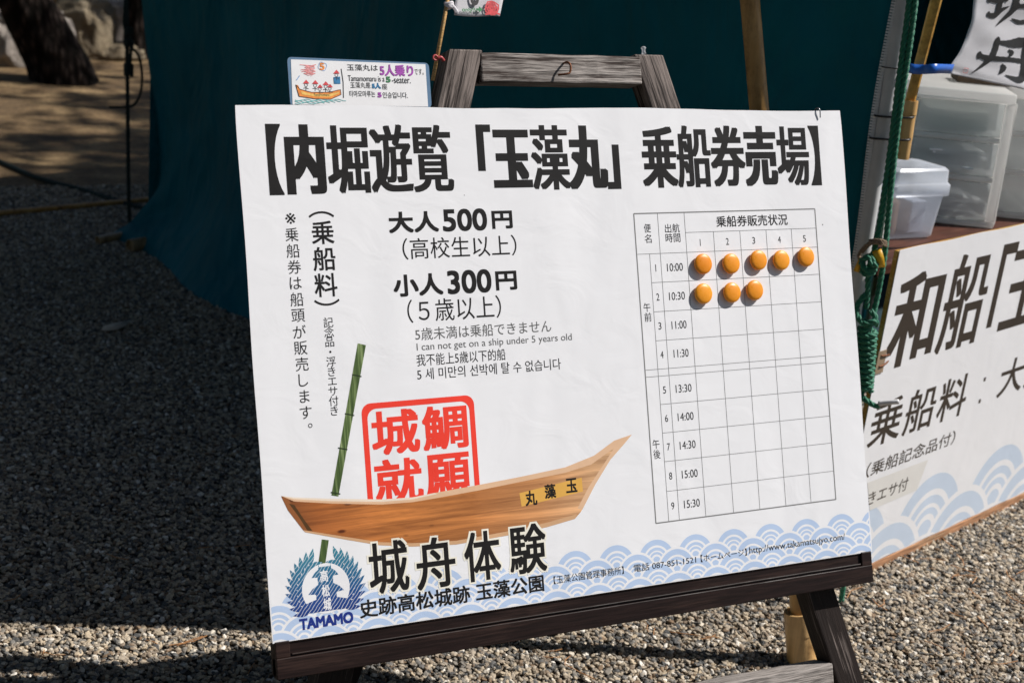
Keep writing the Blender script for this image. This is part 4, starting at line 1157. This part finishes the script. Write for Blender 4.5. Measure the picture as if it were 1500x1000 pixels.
sm_ = Mesh(); sm_.stroke([wuv(1414, 100), wuv(1420, 101), wuv(1419, 108), wuv(1413, 107)], .0012, 0, True); build('red_seal', drape(sm_), INK['pink'], cl_, W_)
ribbon([P(1330, 99, .0), P(1336, 101, .004), P(1350, 102, .0), P(1372, 101, .002), BNK(1394, 101, .003)], .0205, M['blue_tape'], 'blue_tape', cbn)

# ------------------------------------------------------------------ the fare sign hung on the table front
G1, G2 = G(1280, 837), G(1500, 733)
SDIR = (G2 - G1).normalized(); SN0 = Vector((SDIR.y, -SDIR.x, 0)); sl_ = math.radians(-2)
SNn = (SN0 * math.cos(sl_) + Vector((0, 0, math.sin(sl_)))).normalized(); SV = SNn.cross(SDIR)
S0 = G1 + SDIR * -.184 + SV * .0
MS = Matrix.Translation(S0) @ Matrix((SDIR, SV, SNn)).transposed().to_4x4()
MSI = MS.inverted()
def S(px, py, n=0.0):
    p = MSI @ plane(px, py, S0 + SNn * n, SNn); return (p.x, p.y)
SW_, SH_ = 1.50, .850
sign = thing('fare_sign', 'large white printed fare board with slanted black writing standing on the gravel', 'sign', S0 + SDIR * .7)
mb = Mesh(); mb.box((SW_ / 2, SH_ / 2 + .012, -.008), (SW_, SH_ - .030, .011)); build('panel', mb, M['panel_edge'], sign, MS, bevel=.001)
mb = Mesh(); mb.box((SW_ / 2 + .002, .013, -.010), (SW_ - .006, .030, .022)); build('bottom_batten', mb, M['plywood'], sign, MS, bevel=.002)
mb = Mesh(); n_ = 50; vs = []
for i in range(n_ + 1): vs.append((SW_ * i / n_, .030 + .001 * math.sin(i), 0))
for i in range(n_ + 1): vs.append((SW_ * (1 - i / n_) + (.0015 if i == n_ else 0), SH_ + .0012 * math.sin(i * .7), 0))
mb.add(vs + [(a, b_, -.0012) for a, b_, c in vs], [tuple(range(len(vs))), tuple(reversed(range(len(vs), 2 * len(vs))))] + [(i, (i + 1) % len(vs), len(vs) + (i + 1) % len(vs), len(vs) + i) for i in range(len(vs))])
sb = build('banner', mb, M['vinyl'], sign, MS)
def sprt(name, mb, m):
    mb.v = [(x, y, z * .3) for x, y, z in mb.v]
    return build(name, mb, M[m] if isinstance(m, str) else m, sb, MS)
brown = vinyl('brown_black_print', (.045, .034, .026), .4)
def sbox(ptsx):
    q = [S(*p) for p in ptsx]; return min(a for a, _ in q), min(b_ for _, b_ in q), max(a for a, _ in q), max(b_ for _, b_ in q)
E6 = lambda x, y: (1180 + x / 4.69, 400 + y / 4.69)
E5 = lambda x, y: (1180 + x / 4.69, 200 + y / 4.69)
E7 = lambda x, y: (1180 + x / 4.69, 600 + y / 4.69)
mb = Mesh()
ub0, vb0 = S(*E6(555, 520)); ub1, vt1 = S(*E5(985, 885))
va = S(*E6(600, 660))[1]
b1_ = sbox([E6(557, 520), E6(600, 655), E6(835, 560), E5(985, 885)])
b2_ = sbox([E6(880, 555), E6(960, 540), E6(1165, 470), E5(1315, 760)])
text_uv(mb, '和', *b1_, .0008, (.0065, .0035))
text_uv(mb, '船', *b2_, .0008, (.0042, .0022))
pit = b2_[0] - b1_[0]; hgt = b1_[3] - b1_[1]
k0 = b2_[0] + pit
text_uv(mb, '「', *sbox([E6(1240, 372), E6(1270, 370), E5(1470, 725), E5(1400, 735)]), .0008, (.0050, .003))
for i, ch in enumerate('玉藻丸'):
    x0 = S(*E6(1302, 445))[0] + i * pit
    text_uv(mb, ch, x0, b1_[1] + hgt * .06, x0 + pit * .93, b1_[3] - hgt * .02, .0008, (.0065, .0035))
text_uv(mb, '」', x0 + pit, b1_[1] + hgt * .0, x0 + pit * 1.3, b1_[3] - hgt * .3, .0008, (.005, .003))
sprt('headline_text', mb, brown)
mb = Mesh()
q = [sbox([E7(410, 265), E7(625, 190), E6(655, 850), E6(470, 980)]), sbox([E7(645, 190), E7(830, 90), E6(890, 760), E6(730, 880)]), sbox([E6(890, 985), E6(1045, 975), E6(1110, 665), E6(930, 810)])]
p3 = (q[2][0] - q[0][0]) / 2; vlo = q[1][1]; vhi = q[1][3]
for i, ch in enumerate('乗船料'):
    u_ = q[0][0] + i * p3; text_uv(mb, ch, u_ + .004, vlo, u_ + p3 * .93, vhi, .0008, (.0016, .0012))
cx_, cyv = S(*E6(1230, 730)); cx2, cyv2 = S(*E6(1195, 880))
mb.poly([(cx_ - .005, cyv - .005), (cx_ + .006, cyv - .005), (cx_ + .006, cyv + .006), (cx_ - .005, cyv + .006)], .0008); mb.poly([(cx2 - .005, cyv2 - .005), (cx2 + .006, cyv2 - .005), (cx2 + .006, cyv2 + .006), (cx2 - .005, cyv2 + .006)], .0008)
d_ = sbox([E6(1310, 865), E6(1475, 800), E6(1460, 545), E6(1350, 665)])
for i, ch in enumerate('大人500円'):
    u_ = d_[0] + i * p3 * .95; text_uv(mb, ch, u_, vlo + .01, u_ + p3 * .86, vhi - .002, .0008, (.0016, .0012))
l2 = sbox([E7(425, 470), E7(1020, 250), E7(1025, 128), E7(440, 330)])
va_, vb_ = S(*E7(515, 430))[1], S(*E7(515, 335))[1]
ua_, ue_ = S(*E7(418, 420))[0], S(*E7(1026, 190))[0]
text_uv(mb, '（乗船記念品付）', ua_, va_, ue_, vb_, .0008, (.0004, .0004))
sprt('fare_text', mb, brown)
u_a, v_a = S(*E7(480, 610)); u_b, v_b = S(*E7(712, 455)); v_c = S(*E7(700, 545))[1]; 
mb = Mesh(); text_uv(mb, '浮きエサ付', u_a - (u_b - u_a) * .62, v_c, u_b, v_b, .0017, (.0003, .0003)); sprt('bait_text', mb, brown)
tpm = Mesh(); ta = S(*E7(425, 500)); tb = S(*E7(870, 330)); tc = S(*E7(700, 600)); td = S(*E7(440, 690))
tpm.poly([(ta[0], ta[1]), (tb[0] - .02, tb[1] - .0), (tb[0] - .045, tc[1] + .01), (td[0], td[1])], .0013)
sprt('tape_patch', tpm, plain('yellowed_clear_tape', (.73, .72, .70), .28, .03, 25))
Wh, Bl = Mesh(), Mesh()
w1, w2 = S(*E7(890, 475)), S(*E7(1370, 240)); wsp = (w2[0] - w1[0]); wr = wsp * .455; wap = (w1[1] + w2[1]) / 2 + .006
for r_ in range(4):
    apx = wap - r_ * .0435 * wr / .075 * 1.0; n0 = .00012 + r_ * .00008
    for k in range(-3, 12):
        cu = w1[0] + k * wsp + (wsp / 2 if r_ % 2 else 0); cv = apx - wr
        if cu < -wr or cu > SW_ + wr: continue
        cp = (.002, .032, SW_ - .002, SH_)
        Wh.disk((cu, cv), wr * 1.11, n0, 48, clip=cp)
        for a, b_ in ((.735, 1.0), (.49, .63), (.31, .42), (.0, .21)): Bl.ring((cu, cv), wr * a, wr * b_, n0 + .00004, 48, clip=cp)
sprt('wave_ground', Wh, 'white_print'); sprt('wave_pattern', Bl, vinyl('faded_blue_print', (.55, .64, .77)))
stp = Mesh()
for dy in (-.012, .014):
    a = MS @ Vector((*S(1286, 530), 0)); c = Vector(S(1296, 527)); u_, v_ = S(1290, 528)
    stp.tube(smooth_path([MS @ Vector((.002, v_ + dy, -.006)), MS @ Vector((.006, v_ + dy, .004)), MS @ Vector((.03, v_ + dy * .8, .004)), MS @ Vector((.048, v_ + dy * .6, -.001))], .004), .0022, 8)
build('wire_staple', stp, M['rust'], sign, smooth='all')
mb = Mesh(); v_ = S(1288, 530)[1]; mb.box((.010, v_, .0018), (.034, .055, .0016)); build('tape_tab', mb, plain('brown_packing_tape', (.30, .22, .15), .4, .2, 50), sign, MS)

# ------------------------------------------------------------------ table behind the sign and what stands on it
TZ = .78
table = thing('table', 'brown topped folding table inside the tent behind the fare board', 'table', S0 + SDIR * .75 - SN0 * .35)
MT = Matrix.Translation(Vector((S0.x, S0.y, 0))) @ Matrix((SDIR, -SN0, Vector((0, 0, 1)))).transposed().to_4x4()
mb = Mesh(); mb.box((.80, .36, TZ - .015), (1.42, .58, .028)); build('tabletop', mb, M['table_brown'], table, MT, bevel=.004)
for x in (.16, 1.44):
    for y in (.12, .60):
        mb = Mesh(); mb.tube([(x, y, .005), (x, y, TZ - .029)], .0125, 14); build('leg', mb, M['steel'], table, MT, smooth=True)
DC = Vector((2.243, .892, TZ + .001)); DX = Vector((-.845, .535, 0)).normalized(); DY = Vector((.535, .845, 0)).normalized()
MD = Matrix.Translation(DC) @ Matrix((DX, DY, Vector((0, 0, 1)))).transposed().to_4x4()    # right-handed: x to the left, y back
DWd, DDp, DHt = .265, .36, .353
du = thing('drawer_unit', 'white plastic drawer unit with frosted drawers on the brown table', 'drawer unit', DC)
MD = Matrix.Translation(DC) @ Matrix((-DX, DY, Vector((0, 0, 1)))).transposed().to_4x4()
mb = Mesh(); t_ = .022
def dbox(x0, y0, z0, x1, y1, z1, m=None): (m or mb).box((-(x0 + x1) / 2, (y0 + y1) / 2, (z0 + z1) / 2), (x1 - x0, y1 - y0, z1 - z0))
dbox(0, 0, DHt - .026, DWd, DDp, DHt); dbox(0, 0, 0, DWd, DDp, .014)
for x in (0, DWd - t_):
    for y in (0, DDp - t_): dbox(x, y, .014, x + t_, y + t_, DHt - .026)
for z in (.118, .222):
    dbox(t_, .004, z, DWd - t_, .016, z + .014); dbox(t_, DDp - .016, z, DWd - t_, DDp - .004, z + .014)
    dbox(.004, t_, z, .016, DDp - t_, z + .014); dbox(DWd - .016, t_, z, DWd - .004, DDp - t_, z + .014)
build('frame', mb, M['white_plastic'], du, MD, bevel=.004)
for z0, z1 in ((.016, .116), (.134, .220), (.238, .325)):
    mb = Mesh(); a0, a1 = t_ + .002, DWd - t_ - .002
    dbox(a0, .006, z0, a1, .0085, z1); dbox(a0, DDp - .0085, z0, a1, DDp - .006, z1)
    dbox(.006, t_ + .002, z0, .0085, DDp - t_ - .002, z1); dbox(DWd - .0085, t_ + .002, z0, DWd - .006, DDp - t_ - .002, z1)
    dbox(a0, .0087, z0, a1, DDp - .0087, z0 + .002)
    dr = build('drawer', mb, M['frosted'], du, MD, bevel=.0008)
lb = Mesh(); lb.add([MD.inverted() @ (MD @ Vector(v)) for v in ((.0015, .05, .060), (.0015, .20, .060), (.0015, .20, .095), (.0015, .05, .095))], [(0, 1, 2, 3)])
build('paper_label', lb, M['paper'], du, MD)
lt = Mesh(); text_uv(lt, '御城印', -.19, .066, -.06, .090, 0, (.0005, .0005)); 
def paper_in(name, z0, n, h, seed, label):
    r = random.Random(seed); mb = Mesh()
    for k in range(n):
        W2 = Matrix.Translation((-DWd / 2 + r.uniform(-.02, .02), .14 + r.uniform(-.03, .03), z0 + (k + .5) * h / n)) @ Matrix.Rotation(r.uniform(-.25, .25), 4, 'Z') @ Matrix.Rotation(r.uniform(-.06, .06), 4, 'Y')
        mb.box((0, 0, 0), (.15, .20, h / n * .55), W2)
    return tag(build(name, mb, M['paper'], None, MD), label, 'papers')
paper_in('paper_stack', .142, 7, .055, 3, 'loose white papers inside the middle frosted drawer')
paper_in('paper_stack', .024, 5, .060, 5, 'loose papers and envelopes inside the bottom frosted drawer')
mb = Mesh(); mb.box((0, 0, 0), (.16, .20, .05), Matrix.Translation((-DWd / 2, .13, .270))); tag(build('paper_pad', mb, plain('grey_green_card', (.36, .40, .37), .6, .08, 30), None, MD, bevel=.003), 'grey green pad of paper inside the top frosted drawer', 'paper pad')
mb = Mesh(); mb.box((-.055, .20, DHt + .012), (.15, .10, .020), None)
wedge = build('wooden_block', mb, plain('dark_brown_wood', (.10, .062, .035), .7, .3, 60), None, MD, bevel=.004); tag(wedge, 'small dark wooden block under the cloth banner on the drawer unit', 'wooden block')

# a second drawer unit beside it, mostly out of view
DC2 = DC + DY * .17 - DX * (DWd - .015)
def copy_tree(o, parent=None):
    c = o.copy(); col.objects.link(c)
    if parent: c.parent = parent
    for ch in o.children: copy_tree(ch, c)
    return c
du2 = copy_tree(du); du2.matrix_basis = Matrix.Translation(DC2)
du['group'] = 'drawer units on the table'
tag(du2, 'second white drawer unit half out of view at the right edge', 'drawer unit', 'drawer units on the table')

# clear box with a lid
CX = Vector((1, .04, 0)).normalized(); CY = Vector((-.04, 1, 0)).normalized()
MX = Matrix.Translation((1.805, .805, TZ + .001)) @ Matrix((CX, CY, Vector((0, 0, 1)))).transposed().to_4x4()
cbx = thing('storage_box', 'clear plastic storage box with rounded clear lid on the brown table', 'storage box', MX.translation + Vector((.09, .06, 0)))
def rbox(mb, x0, y0, x1, y1, z, r, seg=6):
    pts = []
    for cx_, cy_, a0 in ((x1 - r, y1 - r, 0), (x0 + r, y1 - r, 90), (x0 + r, y0 + r, 180), (x1 - r, y0 + r, 270)):
        pts += [(cx_ + r * math.cos(math.radians(a0 + 90 * i / seg)), cy_ + r * math.sin(math.radians(a0 + 90 * i / seg)), z) for i in range(seg + 1)]
    return pts
def loft(mb, secs, cap0=True, cap1=True):
    n = len(secs[0]); vs = [v for s_ in secs for v in s_]
    fs = [(i * n + j, i * n + (j + 1) % n, (i + 1) * n + (j + 1) % n, (i + 1) * n + j) for i in range(len(secs) - 1) for j in range(n)]
    if cap0: fs.append(tuple(reversed(range(n))))
    if cap1: fs.append(tuple((len(secs) - 1) * n + j for j in range(n)))
    mb.add(vs, fs)
mb = Mesh(); w3, d3 = .195, .140
def sec(k, z, r=.018): return rbox(mb, k, k, w3 - k, d3 - k, z, r)
loft(mb, [sec(.020, .002), sec(.016, .006), sec(.006, .118), sec(.0045, .120), sec(.0065, .1205), sec(.018, .008), sec(.022, .0045)], True, True)
build('body', mb, M['clear_plastic'], cbx, MX, smooth=True)
mb = Mesh(); loft(mb, [sec(-.003, .112), sec(-.003, .138), sec(.001, .143), sec(.003, .146), sec(.004, .174), sec(.010, .1805), sec(.020, .1812), sec(.024, .1795), sec(.05, .1795, .012)], False, True)
lid = build('lid', mb, M['clear_plastic'], cbx, MX, smooth=True); lid.modifiers.new('wall', 'SOLIDIFY').thickness = .0014
mb = Mesh(); mb.lathe([(0, .007), (.030, .007), (.031, .010), (.031, .088), (.028, .092), (0, .092)], MX @ Matrix.Translation((.055, .07, 0)), 30)
tag(build('brown_jar', mb, plain('tan_card_tube', (.46, .27, .15), .6, .1, 40), None, None, smooth=True), 'tan round container inside the clear plastic storage box', 'container')
mb = Mesh(); mb.box((.135, .075, .050), (.05, .07, .082)); tag(build('white_carton', mb, M['paper'], None, MX, bevel=.003), 'white carton inside the clear plastic storage box', 'carton')

# ------------------------------------------------------------------ bamboo rails and cords beyond the tent
bl_lab = [((-60, 318), (232, 291), .0125, 'long thin bamboo pole lying on shaded ground left of tent'),
          ((143, 352), (260, 330), .0170, 'bamboo length with a sawn end lying beside the tent corner'),
          ((190, 360), (300, 342), .0260, 'thickest bamboo length, poking out from under the teal tent wall')]
for i, (a, b_, r_, l_) in enumerate(bl_lab):
    p0, p1 = G(*a, r_ + .004), G(*b_, r_ + .004)
    if i: p1 = p0 + (p1 - p0).normalized() * (1.6 if i == 1 else 1.2)
    e = thing('bamboo_length', l_, 'bamboo', p0, 'bamboo lying by the tent')
    mb = Mesh(); bamboo_tube(mb, p0 + (p1 - p0).normalized() * .012, p1, r_, r_, .42 if i == 0 else .5); hollow_cut(mb, p0, p0 - p1, r_, r_ * .2, .03)
    build('culm', mb, M['bamboo_grey' if i else 'bamboo'], e, smooth=True)
gy_ = thing('guy_rope', 'dark green knotted guy rope hanging at the left edge of the tent', 'rope', G(190, 348))
GP = G(190, 348); gd = (GP - Vector((CAM.x, CAM.y, 0))); gd.z = 0; gd.normalize()
def Q(px, py, near=0): return plane(px, py, GP - gd * near, gd)
mb = Mesh(); mb.rope([Q(184, -60), Q(185, 0), Q(186, 60), Q(187, 160), Q(188, 260), Q(190, 347)], .0085); build('line', mb, M['dark_cord'], gy_, smooth='all')
mb = Mesh()
for y in (42, 60, 95, 102):
    for k in range(3): mb.rope([Q(183, y + k * 3, .0), Q(186, y + 1 + k * 3, .02), Q(192, y + k * 3, .012), Q(193, y + 3 + k * 3, -.01)], .008)
mb.rope([Q(184, 0, .01), Q(182, 30, .01), Q(184, 45, .01), Q(192, 60, .01), Q(190, 100, .01)], .007); build('knot', mb, M['dark_cord'], gy_, smooth='all')
mb = Mesh(); mb.rope([Q(192, 70, .01), Q(203, 82, .01), Q(208, 110, .01), Q(206, 135, .01), Q(198, 152, .01), Q(186, 157, .012), Q(160, 157, .01)], .0055); build('loose_end', mb, M['dark_cord'], gy_, smooth='all')
mb = Mesh(); mb.tube(smooth_path([G(-80, 205, .012), G(0, 237, .012), G(60, 262, .012), G(120, 278, .012), G(190, 300, .012), G(260, 318, .012)], .06), .011, 8)
tag(build('dark_cable', mb, M['dark_cord'], smooth='all'), 'thin dark cable lying across the dappled ground left of the tent', 'cable')

# ------------------------------------------------------------------ rocks and trees behind
def rock_mat(name, a, c):
    b = NB(name); co = b.coord(); f = b.noise(co, 7, 7, .7, .4); f2 = b.noise(co, 45, 5, .7)
    cl = b.mix(1.0, b.ramp(f, [(.3, a), (.55, tuple((x + y) / 2 for x, y in zip(a, c))), (.72, c)]), b.ramp(f2, [(.3, (.7, .7, .7)), (.7, (1.15, 1.15, 1.15))]), 'MULTIPLY')
    return b.out(cl, .9, b.bump(f2, .02, 1, b.bump(f, .09)))
M['rock'] = rock_mat('weathered_granite', (.24, .205, .175), (.72, .64, .575))
M['rock_tan'] = rock_mat('tan_granite', (.20, .15, .085), (.56, .46, .32))
def rock(px, py, size, rz, label, m, seed, flat=1.0):
    c = G(px, py); e = Vector(size)
    me = bmesh.new(); bmesh.ops.create_icosphere(me, subdivisions=5, radius=1)
    for v in me.verts:
        p = v.co.copy()
        q = Vector([math.copysign(abs(a) ** .62, a) for a in p])
        k = 1 + .26 * noise.noise(p * 1.3 + Vector((seed, 0, 0))) + .10 * noise.noise(p * 3.4 + Vector((0, seed, 0))) + .035 * noise.noise(p * 9 + Vector((0, 0, seed)))
        v.co = Vector((q.x * e.x, q.y * e.y, q.z * e.z)) * k * .5 + Vector((0, 0, e.z * .36))
    mm = bpy.data.meshes.new('rock'); me.to_mesh(mm); me.free(); mm.materials.append(m)
    mm.polygons.foreach_set('use_smooth', [True] * len(mm.polygons))
    o = bpy.data.objects.new('boulder', mm); link(o, None, Matrix.Translation(c) @ Matrix.Rotation(rz, 4, 'Z'))
    tag(o, label, 'boulder', 'boulders beyond the tent')
rock(30, 92, (.62, .5, .46), .3, 'pale boulder left of the leaning tree trunk', M['rock'], 2.1)
rock(118, 82, (.46, .42, .46), .9, 'brown boulder just right of the leaning tree trunk', M['rock_tan'], 5.7)
rock(176, 68, (.50, .40, .42), -.3, 'tall pale boulder behind the hanging green guy rope', M['rock'], 9.3)
rock(168, 86, (.42, .30, .13), .2, 'low flat stone in front of the pale boulder', M['rock_tan'], 12.2)
rock(-60, 60, (1.0, .7, .6), .5, 'large boulder partly out of view at the far left', M['rock'], 15.2)
rock(110, 14, (1.5, .6, .5), -.2, 'long tan rock ledge at the top left behind the tree', M['rock_tan'], 21.4)
rock(215, 60, (.5, .4, .3), -.2, 'dark stone half hidden by the tent edge', M['rock_tan'], 25.4)

def bark():
    b = NB('dark_pine_bark'); co = b.coord((1, 1, .35)); vo = b.n('ShaderNodeTexVoronoi'); vo.inputs['Scale'].default_value = 26; b.l(co, vo.inputs['Vector'])
    f = b.noise(co, 30, 6, .7)
    cl = b.mix(1.0, b.ramp(vo.outputs['Distance'], [(.05, (.085, .066, .058)), (.40, (.022, .016, .014)), (.7, (.005, .004, .003))]), b.ramp(f, [(.3, (.6, .6, .6)), (.7, (1.3, 1.25, 1.2))]), 'MULTIPLY')
    h = b.math('SUBTRACT', f, vo.outputs['Distance'])
    return b.out(cl, .95, b.bump(h, .06), Specular_IOR_Level=.1)
M['bark'] = bark()
def leaf_mat(name, a, c):
    b = NB(name); oi = b.noise(b.coord(), 1.7, 4); r = b.ramp(oi, [(.3, a), (.7, c)])
    return b.out(r, .6)
M['needles'] = leaf_mat('pine_needles', (.018, .045, .014), (.05, .095, .03))
def trunk(path, radii, seed):
    mb = Mesh(); pts = smooth_path(path, .08); n = len(pts); vs = []; seg = 22
    cum = [0]
    for a, b_ in zip(pts, pts[1:]): cum.append(cum[-1] + (b_ - a).length)
    for i, p in enumerate(pts):
        t = cum[i] / cum[-1]; k = t * (len(radii) - 1); j = min(int(k), len(radii) - 2); r_ = radii[j] + (radii[j + 1] - radii[j]) * (k - j)
        tg = (pts[min(i + 1, n - 1)] - pts[max(i - 1, 0)]).normalized(); u_ = tg.cross(Vector((0, 1, 0))).normalized(); w_ = tg.cross(u_)
        for q in range(seg):
            a = 2 * math.pi * q / seg; d = u_ * math.cos(a) + w_ * math.sin(a)
            flare = 1 + (.55 * math.exp(-cum[i] / .14) * .6) * (1 + .5 * math.sin(a * 5 + seed))
            vs.append(p + d * r_ * flare * (1 + .10 * noise.noise(p * 3 + d * 1.3 + Vector((seed, 0, 0)))))
    mb.add(vs, [(i * seg + q, i * seg + (q + 1) % seg, (i + 1) * seg + (q + 1) % seg, (i + 1) * seg + q) for i in range(n - 1) for q in range(seg)])
    return mb
def crown(centers, n, size, seed):
    r = random.Random(seed); mb = Mesh()
    cl = []
    for c, e in centers:
        for k in range(max(6, n // (len(centers) * 26))):
            d = Vector((r.gauss(0, 1), r.gauss(0, 1), r.gauss(0, 1))).normalized() * r.uniform(.35, 1)
            cl.append(Vector(c) + Vector((d.x * e[0], d.y * e[1], d.z * e[2])))
    per = max(1, n // len(cl))
    for c in cl:
        rad = r.uniform(.22, .42)
        for k in range(per):
            p = c + Vector((r.gauss(0, rad * .6), r.gauss(0, rad * .6), r.gauss(0, rad * .35)))
            a = Vector((r.uniform(-1, 1), r.uniform(-1, 1), r.uniform(-.5, .7))).normalized() * size * r.uniform(.6, 1.3)
            q = a.cross(Vector((r.uniform(-1, 1), r.uniform(-1, 1), r.uniform(-1, 1)))).normalized() * size * .17
            mb.add([p - a * .5, p + q, p + a * .5, p - q], [(0, 1, 2, 3)])
    return mb
tb_ = G(99, 120); td_ = tb_ - Vector((CAM.x, CAM.y, 0)); td_.z = 0; td_.normalize(); tx_ = Vector((td_.y, -td_.x, 0))
t_top = plane(34, 0, tb_, td_)
tr = thing('pine_tree', 'leaning dark barked tree with flared roots at the top left among boulders', 'tree', tb_)
dv = (t_top - tb_)
path = [tb_ - Vector((0, 0, .12)), tb_ + dv * .15, tb_ + dv * .55, t_top, tb_ + dv * 1.8 + Vector((0, .1, .1)), tb_ + dv * 3.2 + Vector((0, .2, .6)), tb_ + dv * 4.5 + Vector((.3, .2, 1.5)), tb_ + dv * 5 + Vector((.6, 0, 2.6))]
build('trunk', trunk(path, [.185, .16, .148, .142, .135, .12, .09, .05], 3.0), M['bark'], tr, smooth='all')
tp = path[-1]
cr_ = build('crown', crown([(tp + Vector(v), (1.5, 1.5, .6)) for v in ((-1, -.6, .3), (.6, .5, .8), (-.4, 1.2, 1.2), (.9, -.8, 0.1), (-1.8, .6, -.3))], 5200, .20, 11), M['needles'], tr)
t2 = G(197, 86); t2 = t2 + (t2 - CAM).normalized() * 0
tr2 = thing('slim_tree', 'slim dark tree trunk standing right behind the tent edge', 'tree', t2)
build('trunk', trunk([t2 - Vector((0, 0, .1)), t2 + Vector((.02, 0, .6)), t2 + Vector((.03, .02, 1.5)), t2 + Vector((-.05, .05, 6.9))], [.085, .07, .066, .055, .04], 8.0), M['bark'], tr2, smooth='all')
build('crown', crown([(t2 + Vector(v), (1.3, 1.3, .7)) for v in ((0, 0, 7.0), (.6, .6, 7.6), (-.8, .3, 7.3))], 2600, .20, 17), M['needles'], tr2)
# trees behind the tent, whose crowns dapple the ground to its left, and unseen trees added to block sky light and deepen the shade
for k, (bx_, by_, hh, sp3, nn, lab) in enumerate((
        (8.6, 3.5, 7.2, .95, 5000, 'broad pine tree rising behind the tent'),
        (6.6, 8.8, 5.2, .9, 1500, 'second broad pine tree farther behind the tent'),
        (-2.7, 3.4, 3.8, 1.55, 20000, 'added sky-blocking pine tree left of the tent, out of view'),
        (-4.0, 8.5, 3.8, 1.3, 11000, 'added sky-blocking pine tree left of the boulders, out of view'),
        (-4.8, -1.6, 3.8, 1.25, 11000, 'added sky-blocking pine tree behind the photographer on the left'),
        (-1.4, -5.6, 4.0, 1.4, 14000, 'added sky-blocking pine tree behind the photographer'),
        (4.5, -9.5, 3.6, 1.3, 11000, 'added sky-blocking pine tree far in front of the tent'))):
    b3 = Vector((bx_, by_, 0)); t3 = thing('broad_pine', lab, 'tree', b3, 'pine trees round the tent')
    build('trunk', trunk([b3 - Vector((0, 0, .1)), b3 + Vector((.1, 0, 1.5)), b3 + Vector((.0, .2, 3.2)), b3 + Vector((-.2, .1, hh))], [.2, .17, .14, .08], 4.0 + k), M['bark'], t3, smooth='all')
    cents = ((0, 0, 0), (-1.2, -.4, .4), (1.1, .6, .3), (-.4, 1.3, .7), (.3, -1.4, .2), (.2, .1, 1.0), (0, .2, -.9))
    build('crown', crown([(b3 + Vector((v[0] * sp3, v[1] * sp3, v[2] + hh)), (1.5 * sp3, 1.5 * sp3, .6)) for v in cents], nn, .24, 30 + k), M['needles'], t3)
